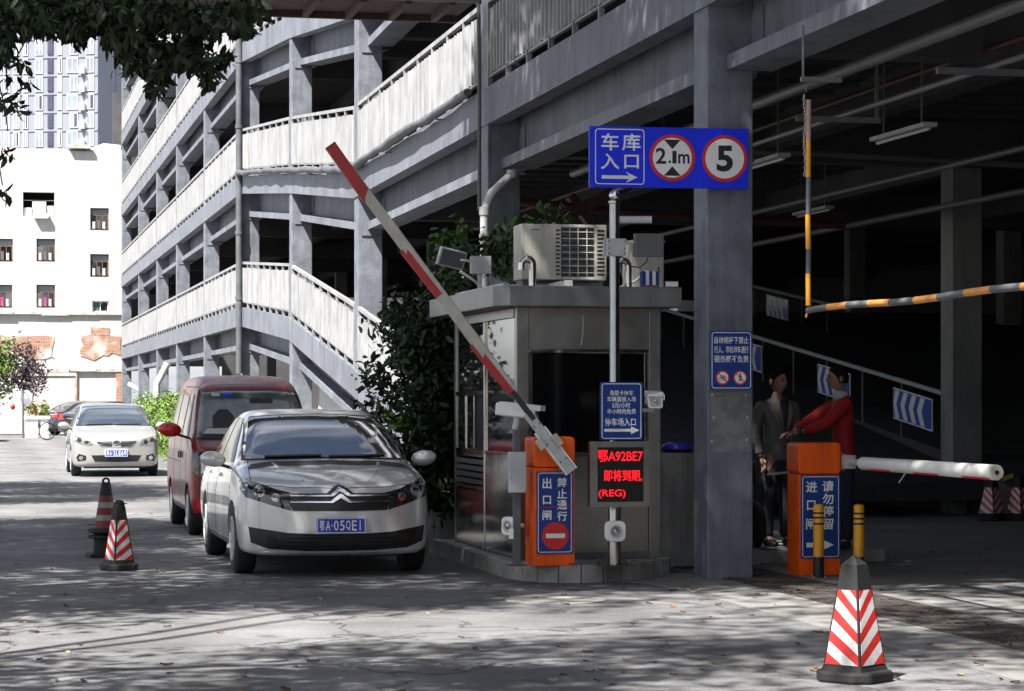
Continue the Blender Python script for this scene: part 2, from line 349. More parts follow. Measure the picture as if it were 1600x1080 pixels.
def leaf_cloud(name, ctr, size, mt, parent=None, droop=.3, ratio=.42, kind='stuff', flat=0.0, jit=.35, fine=False):
    ctr = np.asarray(ctr, float); n = len(ctr)
    d = rng.normal(size=(n, 3)); d[:, 2] = d[:, 2] * (1 - flat) - droop; d /= np.linalg.norm(d, axis=1)[:, None]
    q = rng.normal(size=(n, 3)); q[:, :2] *= (1 - flat * .6); sd = np.cross(d, q); sd /= np.linalg.norm(sd, axis=1)[:, None]
    nr = np.cross(d, sd); L = size * (1 + jit * rng.uniform(-1, 1, n))[:, None]
    w = L * ratio / 2
    if fine:
        mid = lambda f: ctr + d * L * f - nr * L * .16 * f * f
        v = np.stack([ctr, mid(.35) + sd * w + nr * w * .3, mid(.35), mid(.35) - sd * w + nr * w * .3, mid(.72) + sd * w * .8 + nr * w * .2, mid(.72), mid(.72) - sd * w * .8 + nr * w * .2, mid(1.0)], 1).reshape(-1, 3)
        base = (np.arange(n) * 8)[:, None]; tris = np.array([0, 1, 2, 0, 2, 3, 4, 7, 5, 5, 7, 6]); qd = np.array([1, 4, 5, 2, 2, 5, 6, 3])
        idx = np.concatenate([base + tris, base + qd], 1).ravel(); tot = np.tile([3, 3, 3, 3, 4, 4], n); st_ = np.concatenate([[0], np.cumsum(tot)[:-1]])
        me = bpy.data.meshes.new(name); me.vertices.add(8 * n); me.vertices.foreach_set('co', v.ravel()); me.loops.add(len(idx)); me.polygons.add(len(tot))
        me.loops.foreach_set('vertex_index', idx); me.polygons.foreach_set('loop_start', st_); me.polygons.foreach_set('loop_total', tot)
        me.materials.append(mt); me.update(calc_edges=True); me.validate()
        o = bpy.data.objects.new(name, me); link(o, parent)
        if kind: o['kind'] = kind
        return o
    v = np.stack([ctr, ctr + d * L * .45 + sd * w + nr * w * .35, ctr + d * L - nr * w * .2, ctr + d * L * .45 - sd * w + nr * w * .35], 1).reshape(-1, 3)
    me = bpy.data.meshes.new(name); me.vertices.add(4 * n); me.vertices.foreach_set('co', v.ravel())
    me.loops.add(4 * n); me.polygons.add(n)
    me.loops.foreach_set('vertex_index', np.arange(4 * n)); me.polygons.foreach_set('loop_start', np.arange(n) * 4); me.polygons.foreach_set('loop_total', np.full(n, 4))
    me.materials.append(mt); me.update(calc_edges=True); me.validate()
    o = bpy.data.objects.new(name, me); link(o, parent)
    if kind: o['kind'] = kind
    return o
def clumps(centres, n, r):
    out = []
    for c, k in zip(centres, n if hasattr(n, '__len__') else [n] * len(centres)):
        p = rng.normal(size=(int(k), 3)) * r * .55; out.append(p + np.asarray(c))
    return np.concatenate(out)
def in_ellipsoid(n, c, rad, shell=.0):
    p = rng.normal(size=(n, 3)); p /= np.linalg.norm(p, axis=1)[:, None]
    return np.asarray(c) + p * (rng.uniform(shell, 1, n) ** (1 / 3))[:, None] * np.asarray(rad)
# ------------------------------------------------------------------ ground
def sheet(name, x0, x1, y0, y1, z, m, kind='structure', lab=None):
    o = MB().add([(x0, y0, z), (x1, y0, z), (x1, y1, z), (x0, y1, z)], [(0, 1, 2, 3)]).build(name, m)
    return tag(o, lab, None, None, kind)
sheet('road', -400, 400, -60, 1500, 0, m_asphalt, lab='grey asphalt street dappled with tree shade')
FAC = 6.27            # outer face of the car park
ap = MB().zprism([(5.72, -8), (6.40, -8), (6.40, 21.3), (4.9, 21.3), (5.6, 20.3), (5.72, 19.4)], -.05, .006).build('concrete_apron', m_concrete)
tag(ap, 'pale concrete strip between the asphalt and the drain grating', None, None, 'structure')
fl = MB(); fl.slope(7.12, 34, -20, 23.0, -.1, .010, -.1, .010); fl.slope(7.12, 34, 23.0, 124, -.1, .010, -.1, .012)
tag(fl.build('garage_floor', m_gfloor), 'dim concrete floor inside the car park', None, None, 'structure')
fs2 = MB().box(6.42, 7.12, 31.5, 124, -.1, .011).build('garage_edge_slab', m_concrete); tag(fs2, 'concrete strip along the foot of the far columns', None, None, 'structure')
# drain grating: bars across a shallow pit
dg_ = empty('drain_grating', (6.41, 0, 0), 0, 'long rusty drain grating crossing the garage entrance', 'drain')
MB().box(0, .70, -6, 22.2, -.02, .002).build('pit', m_pit, dg_)
fr = MB(); fr.box(0, .035, -6, 22.2, .002, .012); fr.box(.665, .70, -6, 22.2, .002, .012); fr.build('frame', m_grate, dg_)
for k in range(28):
    y0 = -6 + k * 1.005
    b = MB()
    for j in range(9): b.box(.05 + j * .068, .092 + j * .068, y0 + .02, y0 + .985, .003, .010 + .003 * random.random())
    b.box(.04, .66, y0 + .02, y0 + .07, .0035, .009); b.box(.04, .66, y0 + .93, y0 + .98, .0035, .009)
    o = b.build('grate', m_grate, dg_)
mh = PG(868, 938)
t = empty('manhole_cover', (mh.x, mh.y, 0), 0, 'round worn manhole cover flush with the asphalt before the kiosk', 'manhole')
b = MB().lathe([(.40, .001), (.40, .006), (.35, .006)], n=36); b.build('rim', m_kerb, t)
b = MB().lathe([(.345, .001), (.345, .0045), (.01, .0055)], n=36); b.build('lid', mat('manhole_lid', (.15, .15, .148), .8, var=.4, scale=14, bump=.6, bscale=30), t)

# ------------------------------------------------------------------ car park
ZC = [12.0, 21.9, 31.2, 41.8, 50.6, 60.1, 70.1, 80.0, 89.0, 99.2, 110.9]
T = [(z - FAC * SN) / CS for z in ZC]
CW = .43
def fl_interp(vals):
    ks = [T[2], T[3], T[4], T[5]]
    return lambda y: float(np.interp(y, ks, vals))
FLOORS = [fl_interp([.5, 2.1, 3.28, 3.85]), fl_interp([5.53, 5.5, 6.33, 7.12]), fl_interp([8.78, 8.62, 9.55, 10.35]),
          fl_interp([12.0, 11.9, 12.75, 13.58]), fl_interp([15.2, 15.1, 15.95, 16.8])]
G = empty('parking_garage', (FAC, T[1], 0), 0, 'long grey concrete multi-storey car park with white railings and sloping ramps', 'car park')
gx, gy = FAC, T[1]
class GB(MB):
    def build(s, name, mats, parent=G, **k):
        ox, oy = (gx, gy)
        s.v = [(x - ox, y - oy, z) for x, y, z in s.v]
        return MB.build(s, name, mats, parent, **k)
for i, y in enumerate(T):
    top = FLOORS[4](y) + 1.1
    GB().box(FAC, FAC + .42, y - CW, y, -.05, top).build('column', m_gcol, bev=.012)
    if i >= 2:
        for L in range(5):      # thin joint plate on the column at beam height
            z = FLOORS[L](y) - 1.12
            if z > 2.3: GB().box(FAC + .06, FAC + .40, y - CW - .02, y - CW - .003, z - .02, z).build('joint_plate', m_garage)
NL = 5
for i in range(len(T) - 1):
    y0, y1 = T[i] + .003, T[i + 1] - CW - .003
    for L in range(NL):
        if L == 0 and i < 2: continue
        f = FLOORS[L]; a, c = f(T[i]), f(T[i + 1])
        ya, yb = T[i], T[i + 1]
        # slab edge fascia runs over the columns (a hair proud)
        GB().slope(FAC - .02, FAC + .20, ya + (0.002), yb - .002, a - .47, a, c - .47, c).build('fascia', m_garage)
        fa, fc = f(y0), f(y1)
        GB().slope(FAC + .42, FAC + .50, y0, y1, fa - 1.0, fa - .3, fc - 1.0, fc - .3).build('beam_web', m_garage)
        GB().slope(FAC + .17, FAC + .60, y0, y1, fa - 1.03, fa - .90, fc - 1.03, fc - .90).build('beam_flange', m_garage)
        if i < 6:
            GB().slope(FAC + .40, FAC + .419, y0 + .02, y0 + .34, f(y0 + .02) - .86, f(y0 + .02) - .50, f(y0 + .34) - .86, f(y0 + .34) - .50).build('splice_plate', m_gcol); GB().slope(FAC + .40, FAC + .419, y1 - .34, y1 - .02, f(y1 - .34) - .86, f(y1 - .34) - .50, f(y1 - .02) - .86, f(y1 - .02) - .50).build('splice_plate', m_gcol)
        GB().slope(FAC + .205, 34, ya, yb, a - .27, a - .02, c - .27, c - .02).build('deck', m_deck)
        if L == 4:
            continue
        # railing
        R = empty('railing', (0, 0, 0), 0, parent=G)
        near = ZC[i] < 62
        n = max(2, int(round((y1 - y0) / 1.12))); st = (y1 - y0) / n
        hb = GB(); hb.slope(FAC - .01, FAC + .06, y0, y1, fa + 1.06, fa + 1.12, fc + 1.06, fc + 1.12)
        hb.slope(FAC + .0, FAC + .05, y0, y1, fa + .12, fa + .15, fc + .12, fc + .15); 
        if not near:
            for k in range(n + 1):
                y = min(max(y0 + k * st, y0 + .025), y1 - .025); hb.box(FAC + .0, FAC + .05, y - .02, y + .02, f(y), f(y) + 1.06)
        hb.build('handrail', m_rail, R)
        if near:
            for k in range(n + 1):
                y = min(max(y0 + k * st, y0 + .025), y1 - .025); GB().box(FAC - .012, FAC + .05, y - .02, y + .02, f(y) + .001, f(y) + 1.059).build('post', m_rail, R)
        def corr(ys, ye):
            g = GB(); m = max(2, int((ye - ys) / .16)); pt = []
            for q in range(m):
                yy = ys + (ye - ys) * q / m; w = (ye - ys) / m
                pt += [(yy, .035), (yy + w * .45, .035), (yy + w * .6, -.02), (yy + w * .85, -.02)]
            pt.append((ye, .035))
            vs = []
            for yy, d in pt: vs += [(FAC + d, yy, f(yy) + .15 + random.uniform(-.01, .01)), (FAC + d, yy, f(yy) + .97 + random.uniform(-.012, .012))]
            g.add(vs, [(2 * q, 2 * q + 2, 2 * q + 3, 2 * q + 1) for q in range(len(pt) - 1)])
            return g
        if near:
            for k in range(n): corr(y0 + k * st + .025, y0 + (k + 1) * st - .025).build('rail_panel', m_rail, R)
        else: corr(y0 + .03, y1 - .03).build('rail_panel', m_rail, R)
# inner frame: beams, columns, walls
for i, y in enumerate(T):
    for k, x in enumerate((13.5, 22.0)):
        yc = y + 1.1 if k == 0 else y
        x = 13.0 if k == 0 else x
        if y > 25 or k == 1: GB().box(x, x + .42, yc - CW, yc, 0, 17).build('inner_column', m_icol)
    for L in range(1, 4):
        z = FLOORS[L](y)
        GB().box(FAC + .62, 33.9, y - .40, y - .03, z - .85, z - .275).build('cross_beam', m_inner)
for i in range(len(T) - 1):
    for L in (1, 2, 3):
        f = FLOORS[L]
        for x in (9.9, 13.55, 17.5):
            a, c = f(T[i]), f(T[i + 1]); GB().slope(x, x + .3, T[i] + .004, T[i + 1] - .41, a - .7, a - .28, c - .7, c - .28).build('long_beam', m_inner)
        if i < 3 and L == 1:        # ribs of the steel deck seen from below
            yy = T[i] + .1
            while yy < T[i + 1] - .5:
                GB().box(FAC + .62, 13.5, yy, yy + .12, f(yy) - .33, f(yy) - .272).build('deck_rib', m_inner); yy += .9
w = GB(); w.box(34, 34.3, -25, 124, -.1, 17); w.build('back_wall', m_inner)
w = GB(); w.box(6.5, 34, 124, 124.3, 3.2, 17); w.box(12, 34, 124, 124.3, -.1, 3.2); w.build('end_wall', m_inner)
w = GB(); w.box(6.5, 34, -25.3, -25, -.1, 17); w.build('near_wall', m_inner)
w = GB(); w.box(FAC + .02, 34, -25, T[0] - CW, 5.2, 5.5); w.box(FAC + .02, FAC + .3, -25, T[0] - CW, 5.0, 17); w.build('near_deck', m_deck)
# white infill wall below the ramp
w = GB(); f = FLOORS[0]
w.add([(FAC + .55, T[3], 0), (FAC + .55, T[4] - CW, 0), (FAC + .55, T[4] - CW, f(T[4]) - 1.04), (FAC + .55, T[3], f(T[3]) - 1.04), (FAC + .7, T[3], 0), (FAC + .7, T[4] - CW, 0), (FAC + .7, T[4] - CW, f(T[4]) - 1.04), (FAC + .7, T[3], f(T[3]) - 1.04)],
      [(0, 1, 2, 3), (7, 6, 5, 4), (0, 4, 5, 1), (1, 5, 6, 2), (2, 6, 7, 3), (3, 7, 4, 0)])
w.build('infill_wall', m_fbldg)
m_patch = mat('scraped_paint', (.215, .218, .22), .7, var=.35, scale=9, bump=.6, bscale=18, col2=(.155, .165, .18), c2amt=.45, pos=True)
# pipes and lamps under the deck
def pipe(name, x, y0, y1, z, r, m=m_pipe): return GB().tube([(x, y0, z), (x, y1, z)], r, 10).build(name, m, smooth=60)
pipe('drain_pipe', 7.35, -10, 30, 4.45, .055); pipe('water_pipe', 7.75, -10, 29.5, 4.2, .026); pipe('water_pipe', 10.6, -5, 40, 4.2, .035)
pipe('water_pipe', 8.9, 15, 42, 4.75, .03, m_redpipe); pipe('water_pipe', 12.3, 18, 60, 4.1, .045)
for y in (17.6, 20.9, 24.6, 28.0):
    GB().box(7.2, 8.0, y, y + .04, 4.10, 4.15).build('pipe_hanger', m_dgrey); GB().box(7.95, 7.98, y, y + .03, 4.15, 5.22).build('hanger_rod', m_dgrey)
GB().tube([(6.9, 26.9, 4.45), (9.4, 26.9, 4.45), (12.5, 26.9, 4.35)], .04, 8).build('branch_pipe', m_pipe)
GB().tube([(7.0, 33.5, 4.4), (9.6, 33.5, 4.2), (12.5, 33.5, 4.1)], .06, 8).build('branch_pipe', m_redpipe)
GB().bar((7.2, 33, 3.75), (8.9, 33, 4.6), .12, .16).build('brace', m_brown); GB().bar((8.4, 34.5, 4.55), (9.5, 34.5, 3.1), .22, .12).build('brace', m_brown)
GB().bar((6.8, 35.5, 3.35), (9.6, 35.5, 4.3), .1, .12).build('brace', m_icol)
for x, y, z, ln, lb in ((8.64, 21.3, 4.1, 1.4, 'unlit fluorescent tube lamp under the deck midway between column and right edge'), (8.23, 24.3, 4.1, 1.4, 'unlit fluorescent tube lamp half hidden by the blue entrance sign'), (11.8, 23, 4.15, 1.4, 'unlit fluorescent tube lamp under the deck at the right edge'), (11.5, 32, 4.2, 1.4, 'small distant tube lamp deep inside the garage')):
    l = empty('tube_lamp', (x, y, z), 0, lb, 'lamp', 'unlit tube lamps under the car park deck')
    MB().box(-.07, .07, 0, ln, .03, .07).build('lamp_body', m_lgrey, l); MB().tube([(0, .03, .012), (0, ln - .03, .012)], .016, 8).build('tube', m_tube, l)
    b = MB(); b.box(-.008, .008, .2, .216, .07, 1.0); b.box(-.008, .008, ln - .216, ln - .2, .07, 1.0); b.build('hanger', m_dgrey, l)
# inner ramp with handrail and chevron boards
rp = empty('inner_ramp', (13.2, 31.9, 0), 0, 'dark ramp with a pale handrail descending inside the garage', 'ramp')
y0, y1 = -.2, 22.0
zt = lambda y: .86 + .118 * (y - 0.2)
b = MB(); b.slope(0, 4.2, y0, y1, 0.012, zt(y0), 0.012, zt(y1)); b.build('ramp_body', m_inner, rp)
b = MB(); b.add([(0, -4.2, .013), (4.2, -4.2, .013), (4.2, -.2, zt(-.2)), (0, -.2, zt(-.2)), (0, -.2, .013), (4.2, -.2, .013)], [(0, 1, 2, 3), (0, 3, 4), (1, 5, 2), (0, 4, 5, 1), (3, 2, 5, 4)]); b.build('ramp_foot', m_inner, rp)
def ramp_rail(x):
    b = MB(); y_0 = .1 if x < 2 else 15; b.tube([(x, y_0, zt(y_0) + .8), (x, 21.5, zt(21.5) + .8)], .035, 8); b.build('ramp_handrail', m_lgrey, rp)
    for k in range(14):
        y = .2 + 1.62 * k
        if x > 2 and y < 15: continue
        MB().tube([(x, y, zt(y) - .02), (x, y, zt(y) + .78)], .016, 6).build('ramp_post', m_pipe, rp)
ramp_rail(.03); ramp_rail(4.1)
m_chev = mat('chevron_blue', (.03, .09, .42), .4, var=.06, coat=.2)
def chevron_board(x, y, ln, lab):
    t = empty('chevron_sign', (13.2 + x - .06, 31.9 + y, zt(y) + .14), 0, lab, 'sign', 'blue chevron boards on the ramp railing')
    sl = .118
    def q(a, b_, c, d): return (0, a, b_ + sl * a), (0, c, d + sl * c)
    b = MB(); b.slope(-.012, 0, 0, ln, .10, .56, .10 + sl * ln, .56 + sl * ln); b.build('board', m_lett, t)
    b = MB(); b.slope(-.015, -.0125, .02, ln - .02, .12 + sl * .02, .54 + sl * .02, .12 + sl * (ln - .02), .54 + sl * (ln - .02)); b.build('panel', m_chev, t)
    for k in range(4):
        # arrow heads point away from the camera, down-ramp side left in view
        ya = .12 + (ln - .2) * k / 4; h = (ln - .2) / 4
        pts = [(ya + h * .45, .13), (ya + h * .95, .13), (ya + h * 1.35, .33), (ya + h * .95, .53), (ya + h * .45, .53), (ya + h * .85, .33)]
        pts = [(min(p[0], ln - .02), p[1]) for p in pts]
        b = MB(); n = 6
        b.add([(-.0165, p[0], p[1] + sl * p[0]) for p in pts] + [(-.0152, p[0], p[1] + sl * p[0]) for p in pts], [(0, 1, 2, 5), (5, 2, 3, 4)] + [(i, (i + 1) % 6, (i + 1) % 6 + 6, i + 6) for i in range(6)])
        b.build('chevron', m_lett, t)
for (pxl, x, lab) in ((1464, 0, 'blue and white chevron board nearest the inner column on the ramp railing'), (1335, 0, 'blue and white chevron board behind the head of the man in red'),
                      (1196, 0, 'blue and white chevron board half hidden behind the signed column'), (1236, 4.1, 'small blue chevron board on the far side of the ramp')):
    u = (pxl - 800) / F; X = 13.2 + x; z = X / (SN + u * CS); y = z * (CS - u * SN) - 31.9
    chevron_board(x, y, 1.5, lab)
# drain pipes on the facade
dp = empty('downpipe', (FAC - .09, T[5] - CW - .12, 0), 0, 'dark downpipe running up the corner column of the car park', 'pipe')
b = MB(); b.tube([(0, 0, 2.2), (0, 0, 14)], .085, 10); b.build('pipe', m_dpipe, dp, smooth=60)
for z in (4, 5.6, 8.2, 9.8): MB().lathe([(.1, z), (.1, z + .09)], n=12).build('collar', m_dpipe, dp)
gp = empty('lagged_pipe', (FAC - .12, T[5] - CW, 0), 0, 'dark lagged pipe hung along the slab edge of the third floor', 'pipe')
pts = []
for k in range(40):
    y = T[2] + .3 + (T[5] - CW - .2 - T[2] - .3) * k / 39; pts.append((random.uniform(-.015, .015), y - T[5] + CW, FLOORS[1](y) + .02 + random.uniform(-.02, .02)))
b = MB(); b.tube(pts, [.06 + random.uniform(-.008, .018) for _ in pts], 10); b.build('pipe', m_dpipe, gp, smooth=60)
for k in range(6):
    p = pts[3 + k * 6]; MB().bar((p[0], p[1], p[2] - .09), (.1, p[1], p[2] - .09), .03, .02).build('bracket', m_dgrey, gp)
vp = P(750, 300, 30.9)
wp = empty('white_downpipe', (FAC - .10, T[2] - CW + .1, 0), 0, 'pale downpipe with a slanting elbow beside the kiosk roof', 'pipe')
pp = [P(757, 640, 30.4), P(757, 330, 30.4), P(768, 302, 30.4), P(800, 272, 30.6), P(822, 258, 30.8)]
b = MB(); b.tube([p - wp.location for p in pp], .055, 12); b.build('pipe', m_wpipe, wp, smooth=60)
for p in (pp[1], P(757, 372, 30.4), pp[3]): q = p - wp.location; MB().lathe([(.068, -.05), (.068, .05)], c=q, n=14).build('collar', m_wpipe, wp, smooth=60)
tp = empty('thin_conduit', (FAC - .05, T[2] - CW + .05, 0), 0, 'thin grey conduit climbing beside the middle column', 'pipe')
pp = [P(749, 330, 30.7), P(749, 160, 30.7), P(748, 10, 30.7), P(744, 2, 30.7)]
MB().tube([p - tp.location for p in pp], .025, 8).build('pipe', m_pipe, tp, smooth=60)
for x, dy in ((None, 0),): pass
# small pipes on the far columns
for k, (pa, pb, pc, lab) in enumerate((((245, 640), (245, 600), (262, 568), 'white bent pipe at the foot of the far facade by the hedge'), ((228, 650), (222, 612), (200, 600), 'white bent pipe at the far end of the facade'))):
    z = 78 + 22 * k; pr = PG(pa[0], 690)
    t = empty('bent_pipe', P(pa[0], 680, z), 0, lab, 'pipe'); t.location.z = 0
    MB().tube([Vector((P(pa[0], 622, z).x, P(pa[0], 622, z).y, .0)) - t.location, P(*pa, z) - t.location, P(*pb, z) - t.location, P(*pc, z) - t.location], .11, 8).build('pipe', m_wpipe, t, smooth=60)
# awning over the street at the middle column
aw = empty('steel_awning', (FAC - .42, T[2] - 1.5, 6.43), 0, 'brown underside of a steel awning jutting out above the street', 'awning')
b = MB(); b.box(-4.2, 0.1, 0, .12, 0, .75); b.build('front_beam', m_garage, aw)
b = MB(); b.box(-4.2, 0.1, .125, 1.45, .05, .09); b.build('soffit', m_brown, aw)
for k in range(8): MB().box(-4.1 + k * .55, -4.02 + k * .55, .13, 1.44, -.03, .048).build('rib', m_brown, aw)
b = MB(); b.box(-4.2, 0.1, 1.452, 1.52, -.03, .16); b.build('rear_beam', m_brown, aw)
GB().box(FAC + .03, FAC + .395, T[1] - CW - .004, T[1] - CW - .0008, P(1140, 706, 21.45).z, P(1140, 612, 21.45).z).build('repair_plate', m_patch)
# wall behind the kiosk, between booth and column
cw = empty('low_concrete_wall', (6.05, 21.95, 0), 0, 'weathered low concrete wall between the booth and the column', 'wall')
b = MB(); b.box(.06, .9, .2, .45, 0, 1.08); b.build('wall', m_wallc, cw, bev=.01)
# kerb platform where the men stand
pf = MB().zprism([(6.80, 22.35), (8.6, 22.35), (8.6, 29), (6.80, 29)], 0, .135).build('inner_kerb', m_kerb, bev=.015); tag(pf, 'raised concrete kerb inside the entrance under the two men', None, None, 'structure')
# ------------------------------------------------------------------ traffic island
ISL = [(4.55, 24.9), (4.55, 21.2), (4.60, 20.85), (4.75, 20.55), (5.0, 20.42), (5.35, 20.46), (5.75, 20.72), (6.05, 21.1), (6.20, 21.5), (6.24, 22.1), (6.24, 24.9)]
isl = empty('traffic_island', (4.55, 20.42, 0), 0, 'raised concrete island with kerb stones carrying the toll booth', 'traffic island')
io = isl.location
b = MB().zprism([(x + .0 - io.x, y - io.y) for x, y in [(4.66, 24.85), (4.66, 21.25), (4.70, 20.92), (4.82, 20.66), (5.02, 20.54), (5.32, 20.58), (5.68, 20.81), (5.95, 21.17), (6.08, 21.52), (6.12, 22.1), (6.12, 24.85)]][::-1] if False else
                [(x - io.x, y - io.y) for x, y in [(6.12, 24.85), (4.66, 24.85), (4.66, 21.25), (4.70, 20.92), (4.82, 20.66), (5.02, 20.54), (5.32, 20.58), (5.68, 20.81), (5.95, 21.17), (6.08, 21.52), (6.12, 22.1)]], -.02, .142)
b.build('top', m_kerb, isl)
def walk(poly, step):
    pts = []; carry = 0
    for a, c in zip(poly[:-1], poly[1:]):
        a, c = Vector(a), Vector(c); L = (c - a).length; d = carry
        while d < L: pts.append((a + (c - a) * d / L)); d += step
        carry = d - L
    return pts
edge = walk([ISL[0], ISL[1]], .62) + walk(ISL[1:9], .21)
inner = lambda p: p + (Vector((5.4, 22.5 if p.y > 21.4 else 21.5)) - p).normalized() * .115
for a, c in zip(edge[:-1], edge[1:]):
    d = (c - a).normalized(); a2, c2 = a + d * .006, c - d * .006
    nrm = Vector((-d.y, d.x));
    if nrm.dot(Vector((5.4, 22.6)) - a) < 0: nrm = -nrm
    h = .15 + random.uniform(-.004, .005)
    po = [a2, c2, c2 + nrm * .11, a2 + nrm * .11]
    if (po[1] - po[0]).cross(po[2] - po[1]) < 0: po = po[::-1]
    MB().zprism([(p.x - io.x, p.y - io.y) for p in po], -.02, h).build('kerb_stone', m_kerb, isl, bev=.008)

# ------------------------------------------------------------------ toll booth
KX, KY = 4.70, 21.32
K = empty('toll_booth', (KX, KY, .145), 0, 'small stainless steel toll booth with tinted window and flat roof', 'booth')
kw, kd, kh = 1.34, 2.95, 2.27
def kb(name, m, *boxes, bev=.004, parent=K):
    b = MB()
    for q in boxes: b.box(*q)
    return b.build(name, m, parent, bev=bev)
for x in (0, kw - .11): 
    kb('corner_post', m_steelf, (x, x + .11, 0, .10, .0, kh)); kb('corner_post', m_steelf, (x, x + .11, kd - .1, kd, .0, kh))
kb('lower_panel', m_steelf, (.112, kw - .112, .02, .06, 0, .93))
kb('upper_panel', m_steelf, (.112, kw - .112, .02, .06, 1.895, kh))
kb('window_rail', m_steel, (.112, kw - .112, .0, .055, 1.86, 1.893)); kb('window_rail', m_steel, (.112, kw - .112, .0, .055, .932, .962))
wf = kb('window_frame', m_steel, (.113, .15, .015, .055, .963, 1.858)); kb('window_frame', m_steel, (kw - .15, kw - .113, .015, .055, .963, 1.858))
kb('pane', m_kfront, (.151, kw - .151, .03, .04, .964, 1.857), bev=0, parent=wf)
b = MB(); b.tube([(.62, .015, 2.2), (.615, .012, 2.05), (.60, .015, 1.93)], .006, 6); b.build('cable', m_lgrey, K)
# street side (x = 0)
kb('side_panel', m_steel, (0, .035, .102, 1.42, 0, .92)); kb('side_panel', m_steel, (0, .035, 1.47, kd - .102, 0, .55))
kb('louver_panel', m_steel, (.0, .03, 1.47, kd - .102, .56, .60), (.0, .03, 1.47, kd - .102, .88, .92))
b = MB()
for k in range(4): b.bar((.015, 1.48, .64 + k * .065), (.015, kd - .11, .64 + k * .065), .03, .045)
b.build('louver', m_dgrey, K)
kb('mullion', m_steel, (-.008, .04, 1.422, 1.468, 0, kh - .02)); kb('side_rail', m_steel, (-.005, .038, .103, 1.42, .922, .955), (-.005, .038, 1.47, kd - .103, .922, .955))
kb('side_rail', m_steel, (-.005, .038, 1.47, kd - .103, 1.48, 1.52)); kb('side_rail', m_steelf, (-.012, .045, .103, kd - .103, kh - .09, kh - .002))
kb('side_window', m_kglass, (.012, .02, .103, 1.42, .957, kh - .092), bev=0)
kb('side_window', m_kglass, (.012, .02, 1.47, kd - .103, 1.522, kh - .092), bev=0)
kb('sliding_window', m_kglass, (.012, .02, 1.98, kd - .103, .957, 1.478), bev=0); kb('window_opening', m_room, (.03, .036, 1.47, 1.98, .957, 1.478), bev=0)
kb('sliding_frame', m_steel, (0, .03, 1.95, 1.98, .957, 1.478), (0, .03, 2.38, 2.40, .957, 1.478))
kb('back_wall', m_steelf, (.112, kw - .112, kd - .05, kd, 0, kh)); kb('right_wall', m_steelf, (kw - .03, kw, .102, kd - .102, 0, kh))
b = MB()
b.zprism([(-.12, -.22), (kw + .14, -.22), (kw + .14, kd + .2), (-.22, kd + .2), (-.22, .0)], kh + .002, kh + .185)
b.build('roof', m_steeld, K, bev=.01)
kb('ceiling', m_room, (.12, kw - .12, .1, kd - .1, kh - .02, kh)); kb('desk', m_dgrey, (.04, kw - .04, .1, .6, .88, .91))
kb('skirting', m_dgrey, (.105, kw - .105, -.004, .019, 0, .06))
RZ = .145 + kh + .187
# things on the roof
def at(o, v): return Vector(v) - o.location
ra = empty('roof_rail', (KX - .1, KY + 1.2, RZ), 0, 'grey steel channels lying on the booth roof', 'rail')
MB().box(.1, .16, -.6, 1.7, .001, .06).build('channel', m_lgrey, ra, bev=.004); MB().box(.55, .62, -1.2, 1.7, .001, .06).build('channel', m_lgrey, ra, bev=.004); MB().box(.165, .545, -.5, -.44, .001, .05).build('channel', m_lgrey, ra, bev=.004)
ac_p = P(815, 437, 22.5)
AC = empty('air_conditioner', (ac_p.x, ac_p.y, RZ), 0, 'old beige air conditioner outdoor unit on the booth roof', 'air conditioner')
w_, h_, d_ = .815, .52, .36; zb = ac_p.z - RZ
b = MB(); b.box(0, w_, .03, d_, zb, zb + h_); b.build('casing', m_beige, AC, bev=.012)
f_ = MB(); f_.box(0.004, .375, .0, .029, zb + .005, zb + h_ - .005); f_.box(.70, w_ - .004, .0, .029, zb + .005, zb + h_ - .005)
f_.box(.376, .699, .0, .029, zb + h_ - .03, zb + h_ - .005); f_.box(.376, .699, .0, .029, zb + .005, zb + .03); f_.build('front_panel', m_beige, AC, bev=.003)
MB().box(.38, .695, .022, .0285, zb + .031, zb + h_ - .031).build('grille_recess', m_dgrey, AC)
b = MB()
for k in range(15): b.box(.39, .685, .012, .02, zb + .045 + k * .03, zb + .052 + k * .03)
b.build('fin', m_grille, AC)
b = MB()
for x in (.46, .54, .625): b.tube([(x, .004, zb + .04), (x, .004, zb + h_ - .04)], .0045, 6)
for k in range(7): b.tube([(.385, .006, zb + .07 + k * .063), (.692, .006, zb + .07 + k * .063)], .0045, 6)
b.build('guard_wire', m_beige, AC)
for k in range(12):
    MB().box(.325, .362, -.002, .003, zb + .045 + k * .037, zb + .062 + k * .037).build('louvre', m_black, AC)
    MB().box(.722, .792, -.002, .003, zb + .045 + k * .037, zb + .062 + k * .037).build('louvre', m_black, AC)
MB().box(.09, .17, -.001, .003, zb + h_ - .06, zb + h_ - .05).build('badge', m_dgrey, AC)
b = MB(); b.box(.02, .07, .05, .34, 0.001, zb - .001); b.box(w_ - .07, w_ - .02, .05, .34, 0.001, zb - .001); b.box(.071, w_ - .071, .06, .1, 0.02, .07); b.build('foot', m_dgrey, AC)
p2 = P(985, 452, 23.0)
A2 = empty('cabinet', (p2.x, p2.y, RZ), 0, 'beige metal cabinet behind the pole on the booth roof', 'cabinet')
hh = P(985, 378, 23.0).z - RZ
MB().box(0, .33, 0, .3, .02, hh).build('body', m_beige, A2, bev=.01); MB().box(-.01, .34, -.01, .31, hh + .001, hh + .015).build('lid', m_lgrey, A2); MB().box(.0, .33, 0.02, .28, 0.001, .019).build('foot', m_dgrey, A2)
MB().box(.27, .28, -.012, -.001, .18, .24).build('handle', m_dgrey, A2)
